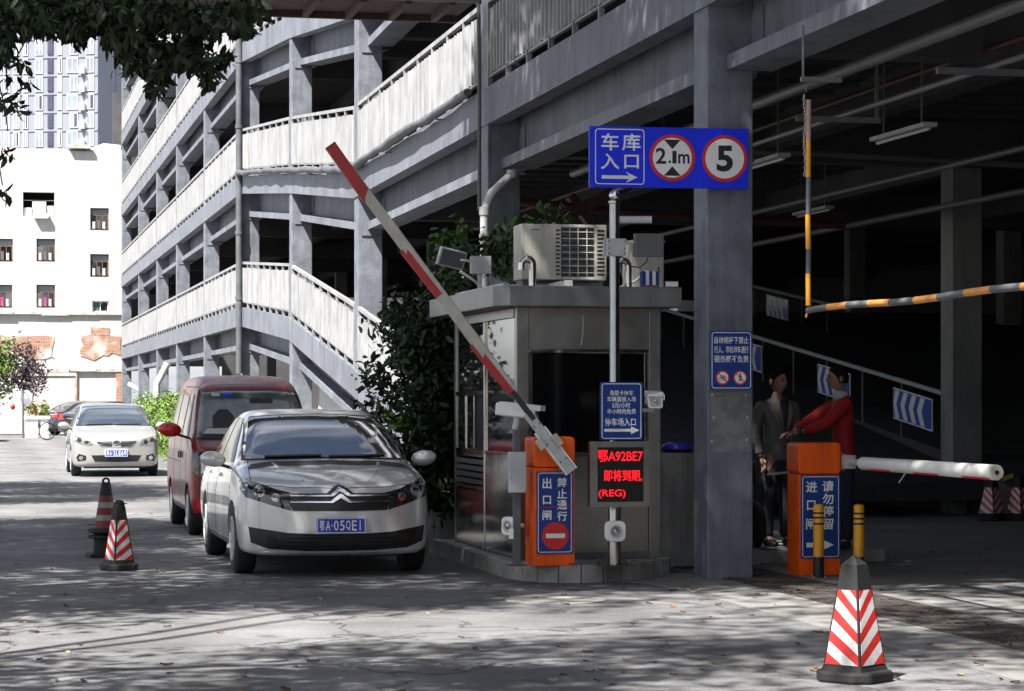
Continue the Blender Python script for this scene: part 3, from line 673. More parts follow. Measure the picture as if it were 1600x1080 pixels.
for px, z in ((832, 21.9), (982, 22.2)):
    p = P(px, 447, z)
    t = empty('vent_pipe', (p.x, p.y, RZ), 0, 'hooked steel pipe in front of the beige air conditioner' if px < 900 else 'hooked steel pipe behind the tall steel pole', 'pipe', 'hooked steel pipes on the booth roof')
    R = .05; pts = [(0, 0, 0.001), (0, 0, .20)] + [(-R + R * math.cos(a), -.0, .20 + R * math.sin(a)) for a in [math.pi * k / 8 for k in range(1, 9)]] + [(-2 * R, 0, .15)]
    MB().tube(pts, .034 if px < 900 else .03, 12).build('tube', m_steel, t, smooth=50)
st = P(1004, 452, 22.0); t = empty('striped_box', (st.x, st.y, RZ), 0, 'small blue and white striped box on the booth roof', 'box')
for k, m in enumerate((m_blue, m_white, m_blue, m_white, m_blue)): MB().box(k * .031, k * .031 + .030, 0, .1, .02 + .001, .145).build('stripe', m, t)
MB().box(0, .155, 0, .1, .001, .02).build('base', m_dgrey, t)
sb = P(1043, 453, 21.9); t = empty('roof_box', (sb.x, sb.y, RZ), 0, 'small white junction box at the right end of the booth roof', 'box')
MB().box(0, .1, 0, .08, .001, .042).build('body', m_white, t, bev=.004); MB().box(-.003, .103, -.003, .083, .043, .05).build('lid', m_lgrey, t)
t = empty('roof_cable', (p2.x - .12, p2.y - .6, RZ), 0, 'pale cable looping over the booth roof to the pole', 'cable')
MB().tube([(-.25, .1, .01), (-.12, .05, .02), (0, 0, .07), (.10, -.05, .16)], .012, 8).build('cable', m_lgrey, t, smooth=60)
# flood light at the left of the roof
fp = P(750, 412, 23.6)
t = empty('flood_light', (fp.x, fp.y, RZ), 0, 'grey flat panel lamp on a bracket at the left end of the booth roof', 'lamp')
h = fp.z - RZ
MB().box(-.02, .02, -.02, .02, 0.001, h - .1).build('post', m_lgrey, t); MB().box(-.10, .10, -.06, -.025, h - .10, h + .07).build('bracket', m_lgrey, t, bev=.004); MB().box(-.09, .09, .025, .05, h - .10, h + .07).build('bracket', m_lgrey, t, bev=.004)
MB().tube([(-.1, -.04, h + .02), (-.2, -.04, h + .03)], .012, 6).build('arm', m_lgrey, t)
o = MB().box(-.15, .15, -.02, .02, -.09, .09).build('panel', m_lgrey, t, bev=.01); o.location = (-.29, -.04, h + .045); o.rotation_euler = (.25, .18, .35)
o = MB().box(-.13, .13, -.024, -.021, -.075, .075).build('face', m_dgrey, o)
MB().tube([(-.2, -.02, h - .08), (-.05, 0, h - .17), (.05, .05, h - .26), (.1, .1, .02)], .014, 6).build('cable', m_lgrey, t, smooth=60)

# ------------------------------------------------------------------ boards
def board_at(name, label, cat, x0, y0, x1, y1, z, m, thick=.012, group=None, zoff=0):
    """flat board facing the camera side of the street; returns empty at its lower left front corner, width, height"""
    a, c = P(x0, y1, z), P(x1, y0, z)
    wd = (c.x - a.x); ht = c.z - a.z
    t = empty(name, a, 0, label, cat, group)
    return t, wd, ht
def panel(t, w, h, m, th=.012, r=None):
    MB().prism(rrect(0, 0, w, h, r or .012), 0, th).build('panel', m, t)
def border(t, w, h, ins=.02, wd=.008, r=.03, y=-.0015, m=None):
    b = MB(); ringframe(b, rrect(ins, ins, w - ins, h - ins, r), rrect(ins + wd, ins + wd, w - ins - wd, h - ins - wd, max(.004, r - wd)), y, -.0002); b.build('border', m or m_lett, t)
def letters(t, items, m=None, y=-.0015, bold=.015):
    for s, x0, z0, x1, z1 in items:
        b = MB(); tfit(b, s, x0, z0, x1, z1, y, bold); b.build('lettering', m or m_lett, t)
def arrow(t, x0, x1, z, th, hd, y=-.0016, m=None, notch=0):
    xh = x1 - hd * 1.25
    MB().prism([(x0, z - th / 2), (xh + notch, z - th / 2), (xh, z - hd / 2 * 1.1), (x1, z), (xh, z + hd / 2 * 1.1), (xh + notch, z + th / 2), (x0, z + th / 2)], y, -.0002).build('arrow', m or m_lett, t)

# big blue entrance sign on the column
t, w, h = board_at('entrance_sign', 'wide blue garage entrance sign with height and speed limits on the column', 'sign', 921, 197, 1183, 292, 21.2, m_blueb)
t.rotation_euler.z = -.05
MB().prism([(0, 0), (w, 0), (w, h), (0, h)], 0, .03).build('panel', m_blueb, t)
for k in (1, 2): MB().box(w * (.335, .66)[k - 1] - .001, w * (.335, .66)[k - 1] + .001, -.0008, .0, .005, h - .005).build('seam', m_blue, t)
b = MB(); ringframe(b, rrect(.05, .025, .49, h - .02, .03), rrect(.058, .033, .482, h - .028, .024), -.002, -.0002); b.build('border', m_lett, t)
letters(t, [('车', .105, h - .21, .26, h - .06), ('库', .29, h - .21, .455, h - .06), ('入', .10, h - .375, .265, h - .235), ('口', .31, h - .365, .44, h - .245)])
arrow(t, .11, .43, .088, .03, .085, notch=.03)
for cx, k in ((.495 + .245, 0), (w - .215, 1)):
    cz = h / 2 - .0
    for r, m, yy in ((.205, m_red, -.002), (.175, m_lett, -.0035)):
        MB().prism(disc(r, 48, cx, cz), yy, -.0002).build('disc', m, t)
    if k == 0:
        letters(t, [('2', cx - .15, cz - .055, cx - .055, cz + .085), ('.', cx - .035, cz - .05, cx - .012, cz - .022), ('1', cx + .0, cz - .05, cx + .038, cz + .06), ('m', cx + .052, cz - .05, cx + .155, cz + .035)], m_letb, -.0045, .02)
        for sg in (1, -1):
            MB().prism([(cx, cz + sg * .075), (cx + sg * .075, cz + sg * .158), (cx - sg * .075, cz + sg * .158)], -.0045, -.0036).build('triangle', m_letb, t)
    else: letters(t, [('5', cx - .075, cz - .115, cx + .075, cz + .115)], m_letb, -.0045, .035)
for x in (.015, w * .335 - .02, w * .66 - .02, w - .02):
    for z in (.02, h - .02): MB().lathe([(.006, 0), (.005, .003)], (x, 0, z), 8, 'y').build('screw', m_chrome, t)
# notice on the column
t, w, h = board_at('warning_sign', 'upright blue notice with two red ban circles on the column', 'sign', 1110, 517, 1180, 609, 21.2, m_blue)
panel(t, w, h, m_blue, .02); border(t, w, h, .012, .006, .025)
for i, s in enumerate(('自动闸杆下禁止', '行人、非机动车通行', '砸伤概不负责')): letters(t, [(s, .035, h - .112 - i * .082, w - .035, h - .050 - i * .082)], bold=.010)
for cx in (w * .29, w * .71):
    cz = .105
    b = MB(); ringframe(b, disc(.062, 32, cx, cz), disc(.05, 32, cx, cz), -.003, -.0002); b.build('ban_ring', m_red, t)
    MB().prism(disc(.051, 32, cx, cz), -.0015, -.0002).build('disc', m_lett, t)
    b = MB()
    if cx < w / 2:
        for q in (-.021, .021): ringframe(b, disc(.017, 16, cx + q, cz - .010), disc(.0125, 16, cx + q, cz - .010), -.0022, -.0016)
        for a, c in (((-.021, -.01), (-.007, .014)), ((-.007, .014), (.017, .014)), ((.017, .014), (.021, -.01)), ((-.007, .014), (.0, -.012)), ((0, -.012), (.017, .014)), ((.017, .014), (.013, .024)), ((-.012, .02), (-.002, .02))):
            b.bar((cx + a[0], -.0019, cz + a[1]), (cx + c[0], -.0019, cz + c[1]), .004, .0006, (0, 1, 0)) if False else b.bar((cx + a[0], -.0019, cz + a[1]), (cx + c[0], -.0019, cz + c[1]), .0045, .0006, up=(0, -1, 0))
    else:
        b.prism(disc(.008, 14, cx, cz + .031), -.0022, -.0016)
        for a, c, ww in (((0, .022), (0, -.004), .014), ((0, -.002), (-.012, -.036), .008), ((0, -.002), (.013, -.036), .008), ((0, .018), (-.014, -.002), .006), ((0, .018), (.015, .002), .006)):
            b.bar((cx + a[0], -.0019, cz + a[1]), (cx + c[0], -.0019, cz + c[1]), ww, .0006, up=(0, -1, 0))
    b.build('pictogram', m_letb, t)
    b = MB(); b.bar((cx - .036, -.0027, cz + .036), (cx + .036, -.0027, cz - .036), .009, .0006, up=(0, -1, 0)); b.build('ban_bar', m_red, t)
# bolts on the patched column face
for (px, py) in ((1116, 617), (1118, 653), (1115, 690), (1172, 617), (1174, 652), (1173, 688)):
    p = P(px, py, 21.44); o = GB().lathe([(.014, 0), (.012, .008), (.004, .012)], (p.x, T[1] - CW, p.z), 10, 'y').build('bolt', m_lgrey)

# ------------------------------------------------------------------ steel pole with its sign, screen, camera and lamp
pb = P(963, 884, 20.95)
ZT = .148
PO = empty('steel_pole', (pb.x, pb.y + .06, ZT), 0, 'tall polished steel pole with a ball top in front of the booth', 'pole')
ptop = P(969, 318, 20.95).z - ZT
b = MB(); b.lathe([(.055, .0), (.055, .9), (.043, .93), (.043, ptop), (.052, ptop + .005), (.052, ptop + .025), (.03, ptop + .03)], n=20); b.build('tube', m_pole, PO, smooth=40)
b = MB(); b.lathe([(.012, ptop + .03)] + [(.048 * math.sin(a), ptop + .075 - .048 * math.cos(a)) for a in [math.pi * k / 10 for k in range(1, 10)]] + [(.003, ptop + .123)], n=18); b.build('ball', m_chrome, PO, smooth=True)
b = MB(); b.box(-.14, .14, -.14, .14, .001, .012); b.build('base_plate', m_grate, PO, bev=.003)
for a in (0, 1): 
    b = MB(); sgn = -1 if a == 0 else 1
    b.prism([(sgn * .054, .013), (sgn * .13, .013), (sgn * .054, .13)] if sgn > 0 else [(sgn * .13, .013), (sgn * .054, .013), (sgn * .054, .13)], -.005, .005); b.build('gusset', m_grate, PO)
for dx in (-.11, .11):
    for dy in (-.11, .11): MB().lathe([(.012, .013), (.012, .03)], (dx, dy, 0), 6).build('bolt', m_grate, PO)
PF = pb.y + .06 - .055
# parking fee sign
t, w, h = board_at('fee_sign', 'blue parking fee sign with a white arrow fixed to the steel pole', 'sign', 938, 597, 1008, 688, 20.86, m_blue)
panel(t, w, h, m_blue, .015); border(t, w, h, .012, .007, .025)
for i, (s, x0, x1) in enumerate((('免取卡停车', .085, w - .085), ('车辆直接入场', .06, w - .06), ('5元/小时', .105, w - .11), ('半小时内免费', .06, w - .06))):
    letters(t, [(s, x0, h - .116 - i * .053, x1, h - .071 - i * .053)], bold=.008)
letters(t, [('停车场入口', .04, .122, w - .06, .19)], bold=.012)
arrow(t, .035, w - .028, .085, .024, .06)
b = MB(); b.box(w / 2 - .05, w / 2 + .05, .016, .06, .1, .14); b.box(w / 2 - .05, w / 2 + .05, .016, .06, h - .14, h - .1); b.build('clamp', m_steel, t)
# LED display
t, w, h = board_at('led_display', 'red lettered LED display box with a steel frame on the pole', 'display', 922, 690, 1020, 793, 20.78, m_steel)
b = MB(); ringframe(b, rrect(0, 0, w, h, .006, 2), rrect(.065, .045, w - .05, h - .05, .006, 2), -.001, .03); b.build('frame', m_steelf, t)
MB().box(.012, w - .004, .031, .13, .006, h - .006).build('housing', m_steel, t)
MB().box(.066, w - .051, .010, .03, .046, h - .051).build('screen', m_ledoff, t)
letters(t, [('鄂A92BE7', .072, h - .175, w - .056, h - .075), ('即将到期,', .125, h - .345, w - .062, h - .245), ('(REG)', .078, .075, .315, .15)], m_led, .009, .004)
b = MB(); b.box(w / 2 - .06, w / 2 + .02, .131, .2, .12, .16); b.box(w / 2 - .06, w / 2 + .02, .131, .2, h - .16, h - .12); b.build('clamp', m_steel, t)
# white round siren low on the pole
def siren(name, lab, px, py, z, r, rz=0):
    p = P(px, py, z); t = empty(name, p, rz, lab, 'speaker')
    b = MB(); b.prism(rrect(-r, -r, r, r, r * .55, 8), -.03, .03); b.build('body', m_white, t, bev=.008)
    b = MB(); b.lathe([(r * .62, .0), (r * .62, .012), (r * .5, .012), (r * .42, .002), (.005, .002)], (0, -.031, 0), 24, 'y'); b.build('ring', m_lgrey, t)
    b = MB(); b.lathe([(r * .40, 0.0), (r * .3, .012), (.004, .016)], (0, -.033, 0), 20, 'y'); b.build('lens', m_lampc, t)
    return t
t = siren('warning_beacon', 'round white beacon clamped low on the steel pole', 961, 830, 20.75, .088)
MB().box(-.05, .05, .031, .12, -.03, .03).build('clamp', m_white, t)
t = siren('side_beacon', 'white beacon turned sideways on the corner of the booth', 797, 822, 21.15, .08, -1.0)
MB().tube([(0, .03, 0), (.02, .1, 0), (.02, .14, 0)], .02, 8).build('arm', m_white, t)
o = MB().box(.03, .09, -.05, .03, -.11, -.02).build('box', m_white, t, bev=.006)
# bullet cameras
def bullet_cam(lab, px, py, z, rz, pitch, ln=.33):
    p = P(px, py, z); t = empty('security_camera', p, rz, lab, 'camera', 'white security cameras on the island')
    o = empty('head', (0, 0, 0), 0, parent=t); o.rotation_euler = (pitch, 0, 0)
    b = MB(); b.prism(rrect(-.062, -.055, .062, .055, .02), -ln / 2, ln / 2); b.build('housing', m_white, o, bev=.004)
    b = MB(); b.box(-.072, .072, -ln / 2 - .05, ln / 2 - .03, .057, .066); b.box(-.072, -.066, -ln / 2 - .05, ln / 2 - .03, .02, .0565); b.box(.066, .072, -ln / 2 - .05, ln / 2 - .03, .02, .0565); b.build('sun_hood', m_white, o)
    MB().box(-.048, .048, -ln / 2 - .003, -ln / 2 - .0005, -.04, .04).build('front_glass', m_lgrey, o)
    MB().lathe([(.022, 0), (.022, .008), (.01, .01)], (0, -ln / 2 - .004, 0), 14, 'y').build('lens', m_glass, o)
    return t
t = bullet_cam('white security camera above the grey box beside the raised barrier', 808, 642, 21.05, 1.05, .10, .36)
MB().tube([(0, 0, -.056), (0, .0, -.09), (.0, .02, -.16)], .03, 10).build('joint', m_lgrey, t)
cp = P(808, 700, 21.08)
t = empty('camera_post', (t.location.x, t.location.y + .02, .148), 0, 'thin dark post under the security camera with a white control box', 'post')
hz = P(808, 668, 21.07).z - .148
MB().box(-.03, .03, -.03, .03, 0.001, hz).build('tube', m_dgrey, t, bev=.003)
MB().box(-.085, .065, -.1, -.035, P(800, 770, 21).z - .148, P(800, 706, 21).z - .148).build('control_box', m_lgrey, t, bev=.008)
MB().box(-.075, -.07, -.103, -.1005, .75, .78).build('lock', m_dgrey, t); MB().box(-.08, .08, -.08, .08, 0.0005, .01).build('base_plate', m_grate, t)
t = bullet_cam('white security camera peeking out right of the blue fee sign', 1022, 625, 21.05, -.18, .12, .30)
MB().tube([(0, .02, -.056), (0, .03, -.09), (-.25, .06, -.09)], .016, 8).build('joint', m_lgrey, t)
# antenna box, bracket and tube on the pole
bp_ = P(969, 386, 20.9)
t = empty('antenna_box', (pb.x, pb.y + .06, bp_.z), 0, 'flat dark grey antenna box bracketed to the right of the pole', 'antenna')
MB().box(-.085, .085, -.075, -.046, -.075, .075).build('bracket', m_lgrey, t, bev=.003); MB().box(-.085, .085, .046, .075, -.075, .075).build('bracket', m_lgrey, t, bev=.003)
for x in (-.07, .07):
    for z in (-.055, -.01, .05): MB().lathe([(.007, 0), (.007, .01)], (x, -.075, z), 6, 'y').build('bolt', m_dgrey, t)
MB().tube([(.085, -.05, .045), (.16, -.07, .05)], .014, 8).build('arm', m_lgrey, t)
o = MB().box(-.13, .13, -.03, .03, -.10, .10).build('box', m_dgrey, t, bev=.008); o.location = (.28, -.09, .02)
MB().tube([(.09, .0, -.10), (.14, .0, -.16), (.22, -.03, -.17), (.27, -.07, -.12), (.27, -.08, -.085)], .006, 6).build('cable', m_black, t, smooth=60)
lp = P(978, 342, 20.9)
t = empty('pole_lamp', (pb.x + .045, pb.y + .06, lp.z), 0, 'short cylindrical lamp sticking out near the top of the pole', 'lamp')
MB().tube([(.0, 0, 0), (.255, -.06, 0)], .032, 14).build('tube', m_lgrey, t, smooth=50); MB().tube([(.256, -.06, 0), (.27, -.0635, 0)], .033, 14).build('end_cap', m_tube, t, smooth=50)
# blue helmet on the wall
hp = P(1059, 700, 22.1)
t = empty('blue_helmet', (6.49, 22.31, 1.082), 0, 'shiny blue plastic helmet resting on the low concrete wall', 'helmet')
b = MB(); b.lathe([(.155, 0.035), (.158, .05), (.15, .075), (.12, .105), (.07, .122), (.004, .127)], n=26); b.build('shell', m_helm, t, smooth=True)
b = MB(); b.lathe([(.12, .0), (.14, .02), (.155, .034)], n=26); b.build('brim', m_black, t, smooth=True)
t.scale = (1.02, .8, .85)

# ------------------------------------------------------------------ barriers
def barrier_box(lab, px0, px1, pt, pb_, side_px, z, lay, gnd):
    a = P(side_px, pb_, z); c = P(px1, pt, z); w = c.x - a.x; h = c.z - gnd; d = .33
    t = empty('barrier_cabinet', (a.x, a.y, gnd), 0, lab, 'barrier', 'orange barrier cabinets')
    MB().prism(rrect(0, .0, w, h - .24 * h, .004, 2), 0, d).build('body', m_orange, t, bev=.006)
    b = MB(); pr = rrect(-.006, h * .765, w + .006, h, .035, 5); b.prism(pr, -.008, d + .008); b.build('hood', m_orange, t, bev=.012)
    MB().box(.0, w, -.012, -.001, .001, .09).build('plinth', m_orange, t, bev=.004)
    MB().box(-.004, -.0005, .05, d - .05, .12, h * .73).build('side_door', m_orange, t, bev=.002)
    MB().box(-.008, -.0045, .06, .09, h * .68, h * .72).build('lock', m_dgrey, t)
    return t, w, h, d
bl, w, h, d = barrier_box('orange barrier cabinet in front of the booth with a no entry disc', 820, 901, 683, 884, 834, 21.0, 0, .148)
s = empty('barrier_sign', (bl.location.x + .022, bl.location.y - .012, bl.location.z + .105), 0, 'blue exit sign with a red no entry disc on the orange cabinet', 'sign')
sw, sh = w - .038, h * .765 - .14
panel(s, sw, sh, m_blue, .0105, .012); border(s, sw, sh, .012, .006, .022)
letters(s, [('出', .052, sh - .15, .132, sh - .055), ('口', .056, sh - .285, .128, sh - .21), ('闸', .052, sh - .42, .132, sh - .335)], bold=.02)
for i, c in enumerate('禁止通行'): letters(s, [(c, .182, sh - .138 - i * .097, .27, sh - .055 - i * .097)], bold=.02)
cx = sw / 2 + .005; cz = .155
MB().prism(disc(.118, 44, cx, cz), -.002, -.0002).build('no_entry_disc', m_red, s); MB().box(cx - .085, cx + .085, -.0035, -.0021, cz - .019, cz + .019).build('bar', m_lett, s)
# a red string tied round the cabinet
t = empty('red_string', (bl.location.x, bl.location.y - .02, bl.location.z + .49), 0, 'thin red string tied round the cabinet by the exit sign', 'string')
MB().tube([(-.012, .3, .0), (-.012, .0, 0), (.05, -.006, .015), (.18, -.006, .02), (w, -.006, .035)], .003, 5).build('string', m_red, t)
# raised arm
A = empty('barrier_arm', P(866, 712, 20.78) - bl.location, 0, parent=bl); A['label'] = 'raised red and white barrier arm leaning left over the exit lane'
o_ = P(866, 712, 20.78)
def ap_(px, py, z=20.78): return P(px, py, z) - o_
axis = [(517, 229), (575, 311), (632, 388), (689, 461), (741, 536), (801, 612)]
upv = (0, -1, 0)
MB().bar(ap_(*axis[0]), ap_(*axis[5]), .094, .05, up=upv).build('arm', m_dustw, A, bev=.01)
nv = (ap_(*axis[5]) - ap_(*axis[0])).normalized(); side = nv.cross(Vector((0, -1, 0))).normalized()
if side.x > 0: side = -side
for (i, j, off, wd) in ((0, 1, 0, .097), (2, 3, .019, .060), (4, 5, .019, .060)):
    p0, p1 = ap_(*axis[i]) + side * off, ap_(*axis[j]) + side * off
    MB().bar(p0, p1, wd, .054, up=upv).build('red_band', m_dustr, A)
MB().bar(ap_(517, 229) - nv * .012, ap_(517, 229) - nv * .001, .099, .054, up=upv).build('end_cap', m_black, A)
MB().bar(ap_(800, 611), ap_(834, 656), .045, .04, up=upv).build('inner_rod', m_black, A)
MB().bar(ap_(824, 646), ap_(893, 737), .085, .035, up=upv).build('bracket', m_lgrey, A, bev=.004)
for dx in (-.05, .05):
    q = side * dx; MB().bar(ap_(843, 672) + q, ap_(893, 737) + q, .012, .06, up=upv).build('bracket_cheek', m_white, A)
MB().bar(ap_(846, 682) + side * .05 + Vector((0, -.02, 0)), ap_(856, 696) + side * .05 + Vector((0, -.02, 0)), .06, .05, up=upv).build('clamp', m_beige, A, bev=.004)
MB().bar(ap_(860, 682) - side * .02 + Vector((0, -.03, 0)), ap_(872, 698) - side * .02 + Vector((0, -.03, 0)), .06, .05, up=upv).build('clamp', m_beige, A, bev=.004)
MB().lathe([(.04, -.02), (.04, .2)], ap_(885, 724) , 16, 'y').build('pivot', m_dgrey, A) if False else MB().tube([ap_(884, 722) + Vector((0, -.03, 0)), ap_(884, 722) + Vector((0, .2, 0))], .03, 14).build('pivot', m_lgrey, A)
for f in (.2, .5, .8):
    for dx in (-.03, .03): p = ap_(824, 646).lerp(ap_(893, 737), f) + side * dx; MB().lathe([(.008, .018), (.008, .026)], p, 6, 'y').build('bolt', m_dgrey, A)
# entrance barrier
br, w, h, d = barrier_box('orange barrier cabinet with an entrance sign behind two yellow bollards', 1228, 1318, 692, 900, 1249, 21.7, 1, .012)
s = empty('barrier_sign', (br.location.x + .012, br.location.y - .012, br.location.z + .155), 0, 'blue entrance sign with a white arrow on the orange cabinet', 'sign')
sw, sh = w - .018, h * .765 - .165
panel(s, sw, sh, m_blue, .0105, .012); border(s, sw, sh, .012, .006, .022)
letters(s, [('进', .045, sh - .155, .15, sh - .055), ('口', .055, sh - .315, .135, sh - .225), ('闸', .045, sh - .485, .135, sh - .385)], bold=.02)
for i, c in enumerate('请勿停留'): letters(s, [(c, .20, sh - .15 - i * .112, .305, sh - .05 - i * .112)], bold=.02)
arrow(s, .05, sw - .06, .12, .04, .13)
p0 = P(1318, 722, 21.6); p1 = P(1556, 738.5, 18.75)
A = empty('barrier_arm', p0 - br.location, 0, parent=br); A['label'] = 'lowered white barrier arm with red stripes'
MB().box(.002, .10, -.05, .05, -.06, .06).build('bracket', m_beige, A, bev=.006)
dv = (p1 - p0); dn = dv.normalized()
MB().tube([Vector((.05, -.03, 0)), dn * .42 + Vector((.02, 0, 0))], .03, 10).build('inner_rod', m_lgrey, A)
q0 = dn * .38; q1 = dv
b = MB(); b.tube([q0, q0 + dn * .05, q1 - dn * .004], [.04, .057, .06], 18); b.build('arm', m_white, A, smooth=50)
b = MB(); b.lathe([(0.001, -.004), (.058, -.004), (.061, .01), (.055, .02), (.02, .022), (.019, .008), (.002, .006)], n=20)
o = b.build('end_cap', m_beige, A, smooth=40); o.location = q1; o.rotation_euler = dn.to_track_quat('Z', 'Y').to_euler()
b = MB(); b.lathe([(.017, .008), (.017, .0235), (.001, .0235)], n=12); o = b.build('hole', m_letb, A); o.location = q1; o.rotation_euler = dn.to_track_quat('Z', 'Y').to_euler()
sdv = dn.cross(Vector((0, 0, 1))).normalized(); 
if sdv.y > 0: sdv = -sdv
for f0, f1 in ((.10, .27), (.45, .63), (.80, .985)):
    b = MB(); a_ = q0.lerp(q1, f0); c_ = q0.lerp(q1, f1); vs = []; n = 6
    for pnt in (a_, c_):
        for k in range(n):
            an = math.radians(-105 + 62 * k / (n - 1)) if True else 0
            r = .0575 + .0035 * 1
            # facing the camera side, lower part of the round arm
            camside = Vector((-dn.y, dn.x, 0)).normalized(); camside = camside if camside.x < 0 else -camside
            vs.append(pnt + camside * math.cos(an) * r + Vector((0, 0, 1)) * math.sin(an) * r)
    b.add(vs, [(k, k + 1, n + k + 1, n + k) for k in range(n - 1)]); b.build('red_band', m_red, A)
MB().tube([q0.lerp(q1, .36) + Vector((0, 0, -.055)), q0.lerp(q1, .345) + Vector((-.02, 0, -.11)), q0.lerp(q1, .335) + Vector((-.03, 0, -.14))], .005, 5).build('cable_tie', m_beige, A)
# bollards
for k, (px, lab) in enumerate(((1279, 'yellow and black bollard in front of the entrance sign'), (1342, 'yellow and black bollard right of the orange cabinet behind the cone'))):
    p = PG(px, 903, .01); t = empty('bollard', (p.x, p.y, .006), 0, lab, 'bollard', 'yellow bollards by the entrance barrier')
    H = .655
    MB().lathe([(.058, .008), (.056, .012), (.047, .012), (.047, .19)], n=18).build('base_tube', m_black, t, smooth=40)
    b = MB(); b.lathe([(.0475, .191), (.0475, H - .04), (.046, H - .012), (.03, H), (.002, H)], n=18); b.build('tube', m_yellow, t, smooth=40)
    for z in (.475, .53, .57) if k == 0 else (.475, .52, .565): MB().lathe([(.0478, z), (.0487, z + .003), (.0487, z + .014), (.0478, z + .017)], n=18).build('black_band', m_black, t, smooth=40)
    MB().zprism([(.085 * math.cos(a), .085 * math.sin(a)) for a in [math.pi * 2 * q / 20 for q in range(20)]], 0, .0085).build('base_plate', m_dgrey, t)
    for a in range(4): MB().lathe([(.008, .009), (.008, .018)], (.07 * math.cos(a * 1.57 + .6), .07 * math.sin(a * 1.57 + .6), 0), 6).build('bolt', m_lgrey, t)

# ------------------------------------------------------------------ cones
def square_cone(lab, x, y, z, h, wb, rz, base_w, dark=1.0, group='striped traffic cones'):
    """four-sided road cone: tapered black shaft, four striped faces, rubber base"""
    t = empty('traffic_cone', (x, y, z), rz, lab, 'traffic cone', group)
    bh = .065; wt = wb * .42; hs = h - bh - .055
    b = MB(); q = base_w / 2
    ct = q * .42; b.zprism([(-q + ct, -q), (q - ct, -q), (q, -q + ct), (q, q - ct), (q - ct, q), (-q + ct, q), (-q, q - ct), (-q, -q + ct)], 0, bh); b.build('base', m_rubber, t, bev=.016)
    def sq(w, zz): return [(-w / 2, -w / 2, zz), (w / 2, -w / 2, zz), (w / 2, w / 2, zz), (-w / 2, w / 2, zz)]
    b = MB(); b.add(sq(wb + .02, bh + .0005) + sq(wb, bh + .03) + sq(wt, bh + hs) + [(0, 0, h)], [(0, 1, 5, 4), (1, 2, 6, 5), (2, 3, 7, 6), (3, 0, 4, 7), (4, 5, 9, 8), (5, 6, 10, 9), (6, 7, 11, 10), (7, 4, 8, 11), (8, 9, 12), (9, 10, 12), (10, 11, 12), (11, 8, 12), (3, 2, 1, 0)])
    b.build('shaft', m_rubber, t)
    # reflective panels on the four faces, bands sloping towards the edge facing the camera
    zlo, zhi = bh + .035, bh + hs * .76
    def wid(zz): return wb + (wt - wb) * (zz - bh - .03) / (hs - .03)
    for kf in range(4):
        a = kf * math.pi / 2; ca, sa = math.cos(a), math.sin(a)
        sgn = 1 if kf % 2 == 0 else -1
        def pt(u, zz, off=.0015):
            hw = wid(zz) / 2; x_, y_ = u * (hw - .012), -hw - off
            return (x_ * ca - y_ * sa, x_ * sa + y_ * ca, zz)
        per = (zhi - zlo) / 3.35; slope = .062 * wb / .235
        def strip(z0, z1, m, nm):
            # band between two slanted lines, clipped to the panel
            poly = [(-1, z0 - sgn * slope), (1, z0 + sgn * slope), (1, z1 + sgn * slope), (-1, z1 - sgn * slope)]
            def clip(pl, lim, keep_above):
                out = []
                for i in range(len(pl)):
                    p, q_ = pl[i], pl[(i + 1) % len(pl)]; ip = (p[1] >= lim) == keep_above; iq = (q_[1] >= lim) == keep_above
                    if ip: out.append(p)
                    if ip != iq:
                        f = (lim - p[1]) / (q_[1] - p[1]); out.append((p[0] + f * (q_[0] - p[0]), lim))
                return out
            poly = clip(clip(poly, zlo, True), zhi, False)
            if len(poly) < 3: return
            n = len(poly); MB().add([pt(u, zz, .003) for u, zz in poly] + [pt(u, zz, .0005) for u, zz in poly], [tuple(range(n))] + [(i, (i + 1) % n, (i + 1) % n + n, i + n) for i in range(n)]).build(nm, m, t)
        k = -1
        while True:
            z0 = zlo + k * per
            if z0 - slope > zhi: break
            strip(z0, z0 + per * .5, m_refw, 'white_stripe'); strip(z0 + per * .5, z0 + per, m_refr, 'red_stripe'); k += 1
    return t
m_refw = mat('reflective_white', (.62, .63, .64), .4, var=.15, scale=20); m_refr = mat('reflective_red', (.55, .025, .02), .38, var=.2, scale=18)
m_refsw = mat('shaded_white', (.20, .20, .18), .6, var=.2, scale=12); m_refsr = mat('shaded_red', (.13, .01, .01), .6, var=.2, scale=12)  # darker copies of the reflective colours, shadow put into the paint
p = PG(1335, 1064); square_cone('square red and white traffic cone nearest the camera on the apron', p.x, p.y, 0, .715, .25, math.radians(45) - TH + .05, .375)
p = PG(186, 891); c2 = square_cone('smaller striped cone with a ragged black tip on the left of the lane', p.x, p.y, 0, .65, .20, math.radians(25), .31)
MB().bar((.0, 0, .60), (.07, -.02, .62), .012, .01).build('wire', m_black, c2); MB().lathe([(.05, .56), (.05, .63), (.03, .65), (.002, .655)], n=12).build('cap', m_rubber, c2)
